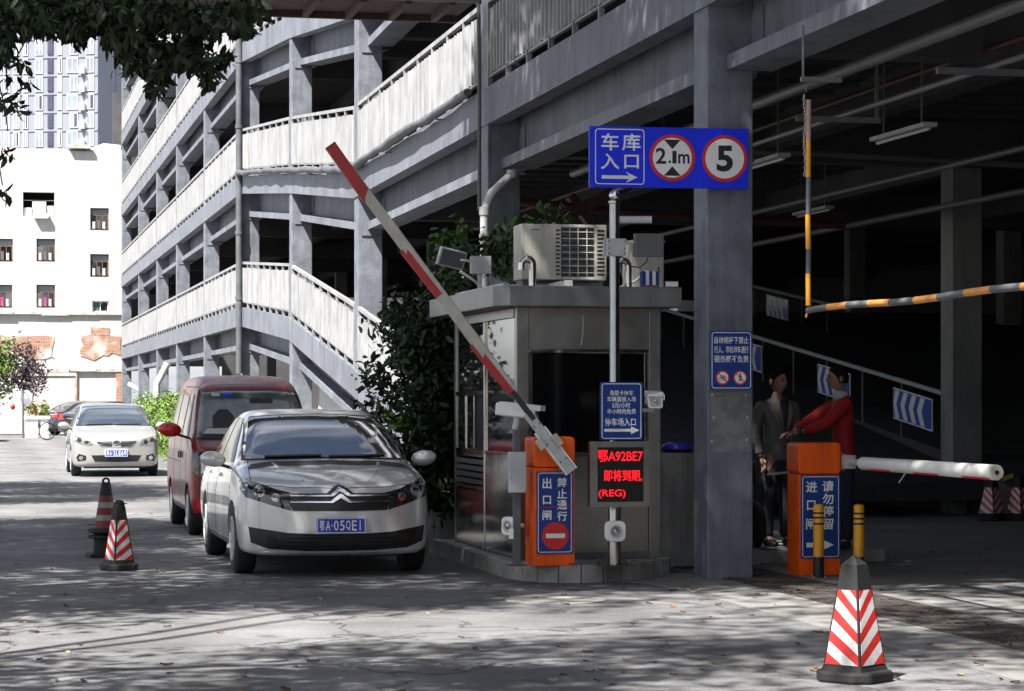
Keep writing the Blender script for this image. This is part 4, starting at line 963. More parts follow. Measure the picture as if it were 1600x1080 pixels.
# stacked cone behind it, its bands coloured darker because it stands in shadow
p = PG(168, 873); t = empty('traffic_cone', (p.x, p.y + .3, 0), .1, 'taller shade-darkened stacked cone with a holed tip behind the small cone', 'traffic cone', 'striped traffic cones'); t.scale = (.95, .95, .92)
b = MB(); b.box(-.19, .19, -.19, .19, 0, .045); b.build('base', m_rubber, t, bev=.012)
b = MB(); b.lathe([(.135, .046), (.13, .2), (.11, .21)], n=20); b.build('lower_sleeve', m_rubber, t, smooth=40)
b = MB(); b.lathe([(.17, .205), (.20, .215), (.19, .235), (.13, .245)], n=20); b.build('skirt', m_rubber, t, smooth=40)
b = MB(); b.lathe([(.12, .25), (.20, .275), (.19, .31), (.13, .32)], n=20); b.build('skirt', m_rubber, t, smooth=40)
zs = [.32, .40, .46, .54, .60, .67]; rr = lambda z: .125 - (z - .32) * .155
for k in range(5): MB().lathe([(rr(zs[k]), zs[k] + .0005), (rr(zs[k + 1]), zs[k + 1])], n=20).build('red_band' if k % 2 == 0 else 'white_band', m_refsr if k % 2 == 0 else m_refsw, t, smooth=40)
b = MB(); b.lathe([(rr(.67), .6705), (.05, .80), (.045, .815)], n=20); b.build('top', m_rubber, t, smooth=40)
b = MB(); b.tube([(-.032, 0, .81), (-.03, 0, .84), (-.012, 0, .858), (.012, 0, .858), (.03, 0, .84), (.032, 0, .81)], .013, 8); b.build('tip_ring', m_rubber, t, smooth=60)
# two cones and a striped board inside the garage
for px, lab in ((1549, 'dim striped cone inside the garage under the tip of the lowered arm'), (1592, 'dim striped cone at the right edge of the garage')):
    p = P(px, 800, 31.5); p.z = .012
    square_cone(lab, p.x, p.y, p.z, .60, .24, math.radians(45) - TH, .32)
p = P(1574, 790, 32.2); t = empty('striped_post', (p.x, p.y, .012), -.2, 'yellow and black striped guard board between two dim cones', 'post')
MB().box(-.075, .075, 0, .03, 0, .60).build('board', m_black, t)
for k in range(4): MB().add([(-.074, -.004, .03 + k * .15), (.074, -.004, .08 + k * .15), (.074, -.004, .14 + k * .15), (-.074, -.004, .09 + k * .15), (-.074, -.0005, .03 + k * .15), (.074, -.0005, .08 + k * .15), (.074, -.0005, .14 + k * .15), (-.074, -.0005, .09 + k * .15)], [(0, 1, 2, 3), (0, 4, 5, 1), (2, 6, 7, 3)]).build('yellow_stripe', mat('dim_yellow', (.5, .42, .03), .5), t)

# ------------------------------------------------------------------ hanging height bar
h0 = P(1263, 478, 18.9); h1 = P(1263, 160, 18.9); hx = h0.x
m_faded = mat('faded_pink_paint', (.40, .26, .20), .6, var=.2)
HB = empty('height_bar', h0, 0, 'black and yellow height limit bar hanging across the entrance', 'height bar')
zv = [0, .43, .81, 1.23, 1.58]
cols = [m_dorange, m_dgrey, m_dorange, m_beige]
zz = [0.0, .25, .44, .71, 1.0, 1.29, 1.60]
for k, m in enumerate((m_yellow, m_dgrey, m_yellow, m_dgrey, m_yellow, m_faded)): MB().tube([(0, 0, zz[k] + .001), (random.uniform(-.004, .004), 0, zz[k + 1])], .020, 10).build('vertical_band', m, HB, smooth=50)
y = 0; k = 0
L0 = 0
dz = lambda yy: -.035 + .0 * yy + .010 * math.sin(yy * 2.2)
while L0 < 6.3:
    ln = .42 if k % 2 else .46
    MB().tube([(0, -L0 - .002, dz(L0)), (0, -L0 - ln, dz(L0 + ln))], .026, 10).build('bar_band', m_dorange if k % 2 else m_dgrey, HB, smooth=50); L0 += ln; k += 1
MB().tube([(0, 0, -.03), (-.02, 0, -.09)], .008, 6).build('hook', m_yellow, HB)
ch = empty('chain', (h0.x - .03, h0.y, h0.z), 0, 'thin chain dangling beside the upright of the height bar', 'chain')
tor = MB()
def link_mesh():
    b = MB(); b.tube([(0.011 * math.cos(a), 0, .017 * math.sin(a)) for a in [2 * math.pi * k / 10 for k in range(11)]], .0035, 5, cap=False); return b.mesh('chain_link', m_beige, True)
lm = link_mesh()
for k in range(24): piece('chain_link', lm, ch, (.006 * math.sin(k * .5), 0, 1.02 + k * .0265), (0, 0, math.pi / 2 * (k % 2)), (.8, .8, .9))
MB().tube([(-.012, 0, 2.18), (-.012, 0, 1.78)], .010, 6).build('hang_rod', m_pipe, ch); MB().box(-.03, .30, -.02, .02, 1.74, 1.779).build('hang_plate', m_pipe, ch); MB().tube([(.02, 0, 1.739), (.012, 0, 1.66)], .005, 6).build('hang_wire', m_dgrey, ch)
# ------------------------------------------------------------------ vehicles (front towards -y, ground at z=0)
def car_body(st, bow=.26, bowl=1.0, rbow=.12):
    """one closed skin lofted through cross-sections (y, w, zb, zbelt, wbelt, ztop, wtop)"""
    Ltot = st[-1][0]; lerp = lambda a, b, f: a + (b - a) * f
    rings = []
    for (y, w, zb, zt, wb, zr, wr) in st:
        h = [(0, zb), (.6 * w, zb), (.92 * w, zb), (.985 * w, zb + .07), (w, lerp(zb, zt, .38)), (w * .997, lerp(zb, zt, .66)), (lerp(wb, w, .35), lerp(zb, zt, .9)), (wb, zt),
             (lerp(wb, wr, .33), lerp(zt, zr, .36)), (lerp(wb, wr, .70), lerp(zt, zr, .74)), (wr, lerp(zt, zr, .93)), (.86 * wr, lerp(zt, zr, .985)), (.5 * wr, zr), (0, zr + .003)]
        ring = [(x, z) for x, z in h] + [(-x, z) for x, z in h[-2:0:-1]]
        rings.append([(x, y, z) for x, z in ring])
    n = len(rings[0])
    def cap(r, y, dy):
        cz = sum(p[2] for p in r) / n
        return [[(p[0] * s, y + dy * (1 - s), cz + (p[2] - cz) * s) for p in r] for s in (.72, .40, .12)]
    allr = cap(rings[0], st[0][0], -.01)[::-1] + rings + cap(rings[-1], st[-1][0], .008)
    W_ = max(s[1] for s in st)
    vs = []
    for r in allr:
        for x, y, z in r:
            f = max(0, 1 - max(y, 0) / bowl); g = max(0, 1 - (Ltot - min(y, Ltot)) / .8)
            q = (x / W_) ** 2
            vs.append((x, y + bow * q * f * f - rbow * q * g * g, z))
    fs = []
    for i in range(len(allr) - 1):
        for j in range(n): fs.append((i * n + j, i * n + (j + 1) % n, (i + 1) * n + (j + 1) % n, (i + 1) * n + j))
    fs += [tuple(range(n)), tuple(range(len(vs) - 1, len(vs) - n - 1, -1))]
    me = bpy.data.meshes.new('body'); me.from_pydata(vs, [], fs)
    bm = bmesh.new(); bm.from_mesh(me); bmesh.ops.recalc_face_normals(bm, faces=bm.faces); bm.to_mesh(me); bm.free()
    return me
def evaluated(me, mods):
    o = bpy.data.objects.new('tmp', me); COL.objects.link(o); mods(o)
    dg = bpy.context.evaluated_depsgraph_get(); dg.update()
    r = bpy.data.meshes.new_from_object(o.evaluated_get(dg)); COL.objects.unlink(o); bpy.data.objects.remove(o)
    return r
def bvh_of(me): return BVHTree.FromPolygons([v.co.copy() for v in me.vertices], [tuple(p.vertices) for p in me.polygons])
def subdivided_poly(poly, ml):
    bm = bmesh.new(); f = bm.faces.new([bm.verts.new((p[0], p[1], 0)) for p in poly])
    bmesh.ops.triangulate(bm, faces=bm.faces[:])
    for _ in range(6):
        es = [e for e in bm.edges if e.calc_length() > ml]
        if not es: break
        bmesh.ops.subdivide_edges(bm, edges=es, cuts=1); bmesh.ops.triangulate(bm, faces=[f for f in bm.faces if len(f.verts) > 3])
    bmesh.ops.beautify_fill(bm, faces=bm.faces[:], edges=bm.edges[:])
    return bm
def patch(bvh, poly, view, off=.006, m=None, name='panel', parent=None, ml=.06, skirt=.012, smooth=True):
    """a real inset/overlay piece: outline given in the view's plane, draped on the body skin"""
    bm = subdivided_poly(poly, ml); ok = True; dead = []
    for v in bm.verts:
        a, c = v.co.x, v.co.y
        if view == 'front': o_, d = Vector((a, -3, c)), Vector((0, 1, 0))
        elif view == 'rear': o_, d = Vector((a, 12, c)), Vector((0, -1, 0))
        elif view == 'left': o_, d = Vector((-4, a, c)), Vector((1, 0, 0))
        elif view == 'right': o_, d = Vector((4, a, c)), Vector((-1, 0, 0))
        elif view == 'top': o_, d = Vector((a, c, 5)), Vector((0, 0, -1))
        loc, nor, i_, ds = bvh.ray_cast(o_, d)
        if loc is None: dead.append(v); continue
        if nor.dot(d) > 0: nor = -nor
        v.co = loc + nor * off
    if dead: bmesh.ops.delete(bm, geom=dead, context='VERTS')
    if not bm.faces: bm.free(); return None
    din = {'front': (0, 1, 0), 'rear': (0, -1, 0), 'left': (1, 0, 0), 'right': (-1, 0, 0), 'top': (0, 0, -1)}[view]
    be = [e for e in bm.edges if e.is_boundary]
    r = bmesh.ops.extrude_edge_only(bm, edges=be)
    for v in [g for g in r['geom'] if isinstance(g, bmesh.types.BMVert)]: v.co += Vector(din) * skirt
    bmesh.ops.recalc_face_normals(bm, faces=bm.faces[:])
    me = bpy.data.meshes.new(name); bm.to_mesh(me); bm.free(); me.materials.append(m)
    if smooth: me.shade_smooth(); me.set_sharp_from_angle(angle=math.radians(45))
    return piece(name, me, parent)
mir = lambda pl: [(-x, z) for x, z in pl][::-1]
def thick(line, w):   # polyline -> band outline
    up = []; lo = []
    for i, p in enumerate(line):
        a = Vector(line[max(i - 1, 0)]); c = Vector(line[min(i + 1, len(line) - 1)]); d = (c - a).normalized(); nrm = Vector((-d.y, d.x))
        up.append(tuple(Vector(p) + nrm * w / 2)); lo.append(tuple(Vector(p) - nrm * w / 2))
    return lo + up[::-1]
def wheel(parent, x, y, r, w, rimm, spokes=5, side=-1):
    t = empty('wheel', (x, y, r), 0, parent=parent)
    R = r; b = MB(); pr = [(R * .66, -w / 2 + .01), (R * .78, -w / 2), (R * .93, -w / 2 + .008), (R * .99, -w / 2 + .03), (R, -w / 4), (R, w / 4), (R * .99, w / 2 - .03), (R * .93, w / 2 - .008), (R * .78, w / 2), (R * .66, w / 2 - .01)]
    b.lathe(pr, n=36, axis='x'); b.build('tyre', m_rubber, t, smooth=40)
    b = MB(); o = side * (w / 2 + .001)
    b.lathe([(R * .655, 0), (R * .655, .015 * side), (R * .60, .018 * side), (R * .585, -.03 * side)], (o - .012 * side, 0, 0), 32, 'x')
    for k in range(spokes):
        a = 2 * math.pi * k / spokes; u = Vector((0, math.cos(a), math.sin(a))); v = Vector((0, -math.sin(a), math.cos(a)))
        xx = Vector((o, 0, 0)); b.hexa([xx + u * .04 - v * .03 - Vector((.02 * side, 0, 0)), xx + u * .04 + v * .03 - Vector((.02 * side, 0, 0)), xx + u * R * .62 + v * .045 - Vector((.02 * side, 0, 0)), xx + u * R * .62 - v * .045 - Vector((.02 * side, 0, 0)),
                xx + u * .04 - v * .025, xx + u * .04 + v * .025, xx + u * R * .60 + v * .035, xx + u * R * .60 - v * .035])
    b.lathe([(.06, -.03 * side), (.06, .004 * side), (.03, .008 * side), (.002, .008 * side)], (o, 0, 0), 16, 'x')
    b.build('rim', rimm, t, smooth=35)
    MB().lathe([(R * .60, -.05 * side), (R * .60, -.045 * side)], (o, 0, 0), 24, 'x').build('brake_disc', m_dgrey, t)
    return t
def plate(parent, s, x, y, z, w=.44, h=.14, sep=True):
    t = empty('number_plate', (x - w / 2, y, z - h / 2), 0, parent=parent)
    b = MB(); b.prism(rrect(0, 0, w, h, .012, 3), 0, .012); b.build('plate_panel', m_plate, t)
    b = MB(); ringframe(b, rrect(.004, .004, w - .004, h - .004, .01), rrect(.010, .010, w - .010, h - .010, .008), -.0015, -.0002); 
    n = len(s); x0 = .022; cw = (w - .044) / 7.35
    q = x0
    for i, c in enumerate(s):
        if c == '·': b.prism(disc(.007, 10, q + cw * .15, h / 2), -.0015, -.0002); q += cw * .35; continue
        if c in '1I': tfit(b, 'I', q + cw * .36, .026, q + cw * .52, h - .026, -.0015, .0)
        else: tfit(b, c, q + cw * .10, .026, q + cw * .86, h - .026, -.0015, .006)
        q += cw
    b.build('lettering', m_lett, t)
    for xx in (.09, w - .09): MB().lathe([(.007, 0), (.006, .004)], (xx, 0, h - .012), 8, 'y').build('screw', m_black, t)
    return t
def mirror_cap(parent, x, y, z, m, sc_=1.0, side=-1):
    b = MB(); n = 14; prof = []
    for k in range(1, n): 
        a = math.pi * k / n; prof.append((math.sin(a) * 1.0, -math.cos(a)))
    b.lathe([(r * 1.0, h) for r, h in prof], n=18, axis='x')
    b.v = [(x + vx * .12 * sc_, y + (vy * .075 if vy < 0 else vy * .035), z + vz * .075 * sc_ + .01 * vx * side) for vx, vy, vz in b.v]
    o = b.build('mirror', m, parent, smooth=True)
    MB().bar((x - side * .06, y + .02, z - .05), (x - side * .22, y + .03, z - .10), .05, .03).build('mirror_arm', m_black, o)
    g = MB(); g.prism(rrect(x - .10 * sc_, z - .055 * sc_, x + .10 * sc_, z + .055 * sc_, .04), y + .034, y + .037); g.build('mirror_glass', m_mirror, o)
    return o
def arch_cut(o_mesh, ys, r, wmax, zc):
    def mods(o):
        s = o.modifiers.new('s', 'SUBSURF'); s.levels = 2; s.render_levels = 2
        for y in ys:
            for sd in (-1, 1):
                b = MB(); b.lathe([(r, 0), (r, .5)], (sd * (wmax + .2) - (0 if sd < 0 else .5), y, zc), 32, 'x')
                c = bpy.data.objects.new('cut', b.mesh('cut', m_black)); COL.objects.link(c); cuts.append(c)
                m = o.modifiers.new('b', 'BOOLEAN'); m.object = c; m.operation = 'DIFFERENCE'; m.solver = 'EXACT'
    cuts = []
    me = evaluated(o_mesh, mods)
    for c in cuts: bpy.data.objects.remove(c)
    return me
SEDAN = [(0.00, .66, .30, .64, .62, .69, .55), (.03, .76, .225, .73, .74, .765, .66), (.10, .83, .20, .79, .80, .815, .71), (.30, .868, .19, .855, .835, .865, .74), (.60, .883, .19, .90, .84, .935, .74), (1.05, .888, .19, .945, .85, 1.00, .76),
         (1.15, .888, .19, .955, .848, 1.065, .74), (1.50, .888, .19, .968, .845, 1.28, .685), (1.85, .888, .19, .972, .84, 1.43, .64), (2.05, .888, .19, .972, .838, 1.475, .62), (2.45, .888, .19, .975, .835, 1.50, .61), (3.0, .888, .19, .98, .83, 1.475, .605), (3.45, .888, .19, .985, .82, 1.37, .60),
         (3.85, .885, .20, .99, .79, 1.13, .58), (4.0, .882, .21, .985, .785, 1.06, .64), (4.36, .87, .25, .97, .77, 1.02, .65), (4.56, .84, .32, .94, .74, .975, .62), (4.61, .74, .42, .85, .66, .90, .55)]
def sedan(label, cat, paint, kind, group=None):
    R = empty('car', (0, 0, 0), 0, label, cat, group)
    base = car_body(SEDAN)
    full = evaluated(base, lambda o: [setattr(o.modifiers.new('s', 'SUBSURF'), 'levels', 2)])
    bv = bvh_of(full)
    cut = arch_cut(base, (.87, 3.53), .355, .89, .315)
    cut.materials.clear(); cut.materials.append(paint); cut.shade_smooth(); cut.set_sharp_from_angle(angle=math.radians(38))
    piece('body', cut, R)
    # glass
    ws = [(-.735, 1.03), (0, 1.045), (.735, 1.03), (.70, 1.16), (.615, 1.41), (.3, 1.43), (0, 1.435), (-.3, 1.43), (-.615, 1.41), (-.70, 1.16)]
    patch(bv, [(x * 1.045, 1.225 + (z - 1.225) * 1.05) for x, z in ws], 'front', .004, m_black, 'windshield_seal', R)
    g = patch(bv, ws, 'front', .009, m_glass if kind != 'toyo' else m_cglass, 'windshield', R)
    for a, c in (((-.55, 1.045), (-.02, 1.055)), ((.05, 1.045), (.58, 1.055))): patch(bv, thick([a, c], .014), 'front', .02, m_black, 'wiper', g, ml=.1)
    MB().prism(rrect(-.12, 1.33, .12, 1.385, .02), 1.86, 1.90).build('inner_mirror', m_black, g)
    patch(bv, [(-.58, 1.09), (.58, 1.09), (.5, 1.38), (-.5, 1.38)], 'rear', .006, m_glass, 'rear_window', R)
    for sd in ('left', 'right'):
        # car's image-left side
        patch(bv, [(1.30, 1.0), (2.36, 1.0), (2.36, 1.41), (2.05, 1.395), (1.80, 1.30)], sd, .006, m_sglass, 'side_window', R)
        patch(bv, [(2.44, 1.0), (3.62, 1.03), (3.40, 1.25), (3.05, 1.37), (2.44, 1.41)], sd, .006, m_sglass, 'side_window', R)
        patch(bv, thick([(1.22, .985), (2.4, .987), (3.68, 1.01)], .022), sd, .008, m_chrome, 'window_trim', R)
        for ln in ([(1.12, .98), (1.10, .60), (1.18, .32)], [(2.40, .98), (2.42, .32)], [(3.46, .98), (3.28, .66), (3.1, .58)]): patch(bv, thick(ln, .010), sd, .0015, m_black, 'door_gap', R, skirt=.003)
        patch(bv, thick([(1.0, .27), (3.2, .27)], .05), sd, .004, m_dgrey if kind == 'citro' else paint, 'sill', R)
        for y in (2.18, 3.26): patch(bv, rrect(y - .10, .845, y + .10, .88, .015), sd, .022, paint, 'door_handle', R)
        patch(bv, thick([(1.15, .78), (2.3, .80), (3.9, .84)], .012), sd, .003, paint, 'body_crease', R)
    for sd in (-1, 1):
        mirror_cap(R, sd * 1.0, 1.40, 1.03, paint, 1.0, sd)
        for y in (.87, 3.53): wheel(R, sd * .775, y, .315, .205, m_lgrey, 5 if kind == 'citro' else 7, sd)
    MB().box(-.62, .62, .35, 4.2, .17, .25).build('underbody', m_black, R)
    MB().box(-.74, .74, .5, .52, .19, .42).build('front_baffle', m_black, R)
    if kind == 'citro':
        patch(bv, [(-.79, .455), (-.46, .405), (-.2, .395), (.2, .395), (.46, .405), (.79, .455), (.77, .315), (.62, .262), (.3, .245), (-.3, .245), (-.62, .262), (-.77, .315)], 'front', .006, m_grille, 'lower_grille', R)
        for k in range(4): patch(bv, thick([(-.5, .275 + k * .032), (.5, .275 + k * .032)], .010), 'front', .014, m_black, 'grille_slat', R, ml=.12)
        for sd in (1, -1): 
            patch(bv, disc(.036, 16, sd * .60, .36), 'front', .012, m_lamp, 'fog_lamp', R)
        patch(bv, thick([(-.74, .225), (-.3, .213), (.3, .213), (.74, .225)], .02), 'front', .010, m_silver, 'lip', R)
        patch(bv, [(-.44, .75), (-.12, .752), (-.045, .81), (0, .826), (.045, .81), (.12, .752), (.44, .75), (.46, .68), (.42, .60), (0, .595), (-.42, .60), (-.46, .68)], 'front', .005, m_grille, 'grille', R)
        hl = [(.41, .752), (.56, .785), (.70, .838), (.80, .872), (.838, .862), (.845, .78), (.81, .715), (.62, .655), (.43, .60), (.455, .68)]
        for pl in (hl, mir(hl)):
            h = patch(bv, pl, 'front', .006, m_lamp, 'headlight', R)
            sg = 1 if pl is hl else -1
            for cx, cz, rr in ((.70, .765, .048), (.565, .715, .036)):
                patch(bv, disc(rr, 18, sg * cx, cz), 'front', .010, m_lampc, 'reflector', h, ml=.04); patch(bv, disc(rr * .6, 14, sg * cx, cz), 'front', .014, m_glass, 'lamp_bulb', h, ml=.04)
            None
        for zl, zc in ((.728, .782), (.676, .730)):
            patch(bv, thick([(-.44, zl + .002), (-.2, zl), (-.09, zl)], .012), 'front', .013, m_chrome, 'chrome_bar', R); patch(bv, thick([(.09, zl), (.2, zl), (.44, zl + .002)], .012), 'front', .013, m_chrome, 'chrome_bar', R)
            patch(bv, [(-.105, zl - .009), (-.07, zl - .009), (0, zc - .024), (.07, zl - .009), (.105, zl - .009), (.012, zc + .008), (-.012, zc + .008)], 'front', .022, m_chrome, 'chevron_emblem', R, ml=.03)
        patch(bv, rrect(-.325, .475, -.265, .535, .012), 'front', .002, m_silver, 'tow_cover', R)
        hit = bv.ray_cast(Vector((0, -3, .47)), Vector((0, 1, 0)))[0]
        MB().prism(rrect(-.228, .396, .228, .544, .01), hit.y - .012, hit.y + .03).build('plate_frame', m_white, R)
        plate(R, '鄂A·05QE1', 0, hit.y - .026, .47)
        patch(bv, [(-.735, .95), (-.70, .99)] + [(-.5, 1.012), (0, 1.018), (.5, 1.012)] + [(.70, .99), (.735, .95), (.5, .975), (0, .985), (-.5, .975)], 'front', .004, m_black, 'cowl', R)
        patch(bv, thick([(-.78, .30), (-.40, .14), (0, .08), (.40, .14), (.78, .30)], .008), 'top', .0015, m_black, 'hood_gap', R, skirt=.003) 
        for sg in (1, -1): patch(bv, thick([(sg * .765, .32), (sg * .74, .7), (sg * .71, 1.1)], .008), 'top', .0015, m_black, 'hood_gap', R, skirt=.003)
        for sg in (1, -1): patch(bv, thick([(sg * .30, .30), (sg * .42, .65), (sg * .50, 1.0)], .03), 'top', .006, m_silver, 'hood_crease', R, skirt=.006)
        MB().box(-.14, -.05, 1.22, 1.225, 1.12, 1.15).build('dash_paper', m_white, R) if False else None
    else:
        patch(bv, [(-.50, .44), (0, .45), (.50, .44), (.43, .315), (0, .305), (-.43, .315)], 'front', .005, m_grille, 'lower_grille', R)
        patch(bv, [(-.44, .735), (0, .74), (.44, .735), (.33, .62), (0, .60), (-.33, .62)], 'front', .004, paint, 'grille', R)
        for k, (z, wd) in enumerate(((.715, .40), (.678, .365), (.642, .32))):
            for sg in (1, -1): patch(bv, thick([(sg * .085, z - .006), (sg * wd, z)], .018), 'front', .006, m_grille, 'grille_slot', R)
            for sg in (1, -1): patch(bv, thick([(sg * .085, z - .024), (sg * (wd - .015), z - .018)], .010), 'front', .010, m_chrome, 'chrome_bar', R)
        b = MB(); hit = bv.ray_cast(Vector((0, -3, .69)), Vector((0, 1, 0)))[0].y
        el = lambda rx, rz, cz=0: [(rx * math.cos(a), .69 + cz + rz * math.sin(a)) for a in [2 * math.pi * k / 28 for k in range(28)]]
        ringframe(b, el(.075, .052), el(.062, .040), hit - .02, hit + .02); ringframe(b, el(.022, .045), el(.014, .036), hit - .022, hit + .02); ringframe(b, el(.05, .018, .018), el(.042, .010, .018), hit - .021, hit + .02); b.build('oval_emblem', m_chrome, R)
        hl = [(.46, .645), (.52, .755), (.66, .80), (.80, .825), (.845, .80), (.835, .72), (.70, .665), (.58, .64)]
        for pl in (hl, mir(hl)):
            h = patch(bv, pl, 'front', .006, m_lampc, 'headlight', R); sg = 1 if pl is hl else -1
            for cx, cz, rr in ((.73, .745, .045), (.59, .705, .042)): patch(bv, disc(rr, 16, sg * cx, cz), 'front', .010, m_lamp, 'reflector', h, ml=.04)
            patch(bv, disc(.03, 12, sg * .80, .77), 'front', .012, m_beige, 'turn_lamp', h, ml=.04)
            fg = [(.60, .34), (.60, .43), (.74, .47), (.79, .40), (.76, .315)]
            f_ = patch(bv, fg if sg > 0 else mir(fg), 'front', .005, m_grille, 'fog_recess', R); patch(bv, disc(.042, 14, sg * .695, .385), 'front', .010, m_lampc, 'fog_lamp', f_, ml=.04)
        hit = bv.ray_cast(Vector((0, -3, .47)), Vector((0, 1, 0)))[0].y
        MB().prism(rrect(-.228, .41, .228, .558, .01), hit - .03, hit + .03).build('plate_frame', m_white, R)
        plate(R, '鄂A·2LE69', 0, hit - .044, .484)
        rl = [(.50, .80), (.50, .92), (.72, .95), (.82, .90), (.80, .76), (.66, .75)]
        for pl in (rl, mir(rl)): patch(bv, pl, 'rear', .008, m_tail, 'tail_light', R)
        patch(bv, thick([(-.35, .80), (.35, .80)], .03), 'rear', .012, m_chrome, 'boot_trim', R)
    return R
m_cglass = mat('windshield_glass_light', (.03, .04, .05), .03, var=0, spec=1.0, coat=1)
cit = sedan('silver white hatch-nosed sedan with double chevron grille stopped at the barrier', 'car', m_silver, 'citro')
cit.location = (3.12, 21.40, 0)
cor = sedan('champagne sedan with an oval emblem driving up the sunlit street', 'car', m_champ, 'toyo')
cp_ = P(182, 650, 49.2); cor.location = (cp_.x, cp_.y, 0)
def recolor(o, pairs):
    for ch in o.children:
        if ch.type == 'MESH' and any(m in pairs for m in ch.data.materials):
            ch.data = ch.data.copy()
            for i, m in enumerate(ch.data.materials):
                if m in pairs: ch.data.materials[i] = pairs[m]
        recolor(ch, pairs)
def variant(px, z, rz, paint, lab):
    c = copy_tree(cor); recolor(c, {m_champ: paint}); p = P(px, 650, z); c.location = (p.x, p.y, 0); c.rotation_euler = (0, 0, rz); c['label'] = lab
    for ch in list(c.children):      # no readable plate in the photo
        if ch.name.startswith(('number_plate', 'plate_frame')):
            for g in list(ch.children): bpy.data.objects.remove(g)
            bpy.data.objects.remove(ch)
    return c
variant(208, 107, math.radians(-238), m_dpaint, 'dark sedan parked sideways by the white wall at the end of the street')
variant(214, 98, math.radians(-215), m_dpaint, 'dark sedan with a red tail lamp half hidden behind the champagne sedan')
variant(-46, 88, 0, m_wpaint, 'white car cut off by the left edge of the picture')

# red microvan
VAN = [(0, .60, .34, .78, .58, .86, .5), (.03, .69, .27, .88, .68, .95, .58), (.12, .735, .24, .96, .72, 1.02, .63), (.32, .752, .22, 1.01, .735, 1.085, .655), (.46, .757, .22, 1.03, .74, 1.16, .65), (.70, .76, .22, 1.06, .742, 1.40, .63), (.95, .76, .22, 1.08, .742, 1.66, .60), (1.10, .76, .22, 1.09, .742, 1.76, .585),
       (1.35, .76, .22, 1.10, .742, 1.835, .575), (1.7, .76, .22, 1.10, .742, 1.87, .57), (2.5, .76, .22, 1.10, .742, 1.885, .57), (3.4, .76, .22, 1.10, .74, 1.865, .565), (3.72, .757, .23, 1.10, .735, 1.82, .555), (3.86, .75, .26, 1.09, .72, 1.70, .54), (3.92, .69, .36, 1.04, .66, 1.56, .48)]
def van():
    R = empty('van', (0, 0, 0), 0, 'dark red microvan with a bright red mirror waiting behind the silver sedan', 'van')
    base = car_body(VAN, bow=.16, bowl=.8, rbow=.06)
    full = evaluated(base, lambda o: [setattr(o.modifiers.new('s', 'SUBSURF'), 'levels', 2)]); bv = bvh_of(full)
    cut = arch_cut(base, (.62, 3.12), .325, .76, .285); cut.materials.clear(); cut.materials.append(m_vred); cut.shade_smooth(); cut.set_sharp_from_angle(angle=math.radians(38))
    piece('body', cut, R)
    ws = [(-.655, 1.135), (0, 1.13), (.655, 1.135), (.60, 1.45), (.545, 1.655), (.3, 1.675), (-.3, 1.675), (-.545, 1.655), (-.60, 1.45)]
    patch(bv, [(x * 1.04, 1.405 + (z - 1.405) * 1.07) for x, z in ws], 'front', .004, m_black, 'windshield_seal', R)
    g = patch(bv, ws, 'front', .009, m_vglass, 'windshield', R)
    for a, c in (((-.60, 1.15), (-.05, 1.155)), ((0, 1.15), (.55, 1.155))): patch(bv, thick([a, c], .022), 'front', .022, m_black, 'wiper', g, ml=.1)
    patch(bv, [(-.58, 1.18), (.18, 1.165), (.12, 1.21), (-.2, 1.245), (-.52, 1.235)], 'front', .0105, m_lgrey, 'dash_cloth', g)
    patch(bv, rrect(.0, 1.53, .28, 1.60, .03), 'front', .0105, m_black, 'inner_mirror', g)
    patch(bv, [(-.46, 1.24), (-.18, 1.24), (-.20, 1.38), (-.27, 1.46), (-.37, 1.46), (-.45, 1.38)], 'front', .0105, m_black, 'seat_headrest', g)
    for x0, m in ((-.30, m_blueb), (-.44, m_mred)): patch(bv, rrect(x0, 1.615, x0 + .10, 1.65, .01), 'front', .0115, m if m is m_blueb else m_lgrey, 'windshield_sticker', g)
    patch(bv, [(-.52, 1.2), (.52, 1.2), (.46, 1.62), (-.46, 1.62)], 'rear', .006, m_glass, 'rear_window', R)
    for sd in ('left', 'right'):
        patch(bv, [(.80, 1.14), (1.52, 1.14), (1.52, 1.64), (1.16, 1.64)], sd, .006, m_sglass, 'side_window', R)
        patch(bv, rrect(1.66, 1.14, 2.52, 1.64, .05), sd, .006, m_sglass, 'side_window', R)
        patch(bv, rrect(2.64, 1.14, 3.62, 1.64, .05), sd, .006, m_sglass, 'side_window', R)
        for ln in ([(.78, 1.1), (.80, .70), (1.0, .34)], [(1.58, 1.72), (1.58, .30)], [(2.58, 1.72), (2.58, .30)], [(1.58, .84), (3.7, .84)], [(1.2, 1.73), (2.6, 1.74)]): patch(bv, thick(ln, .011), sd, .0015, m_black, 'door_gap', R, skirt=.003)
        for y in (1.46, 1.72): patch(bv, rrect(y - .045, .88, y + .045, .96, .012), sd, .02, m_black, 'door_handle', R)
        patch(bv, thick([(.98, .30), (2.75, .30)], .05), sd, .004, m_dgrey, 'sill', R)
    hl = [(.44, .70), (.45, .94), (.60, .98), (.70, .96), (.715, .76), (.66, .70)]
    for pl in (hl, mir(hl)):
        h = patch(bv, pl, 'front', .008, m_lamp, 'headlight', R); sg = 1 if pl is hl else -1
        patch(bv, [(sg * x, z) for x, z in ((.47, .72), (.47, .92), (.62, .93), (.63, .73))][::sg], 'front', .013, m_lgrey, 'reflector', h)
    patch(bv, [(-.42, .92), (.42, .92), (.40, .76), (-.40, .76)], 'front', .006, m_grille, 'grille', R); patch(bv, rrect(-.5, .36, .5, .50, .04), 'front', .006, m_grille, 'lower_grille', R)
    patch(bv, thick([(-.70, .60), (0, .585), (.70, .60)], .03), 'front', .006, m_vred, 'bumper_lip', R)
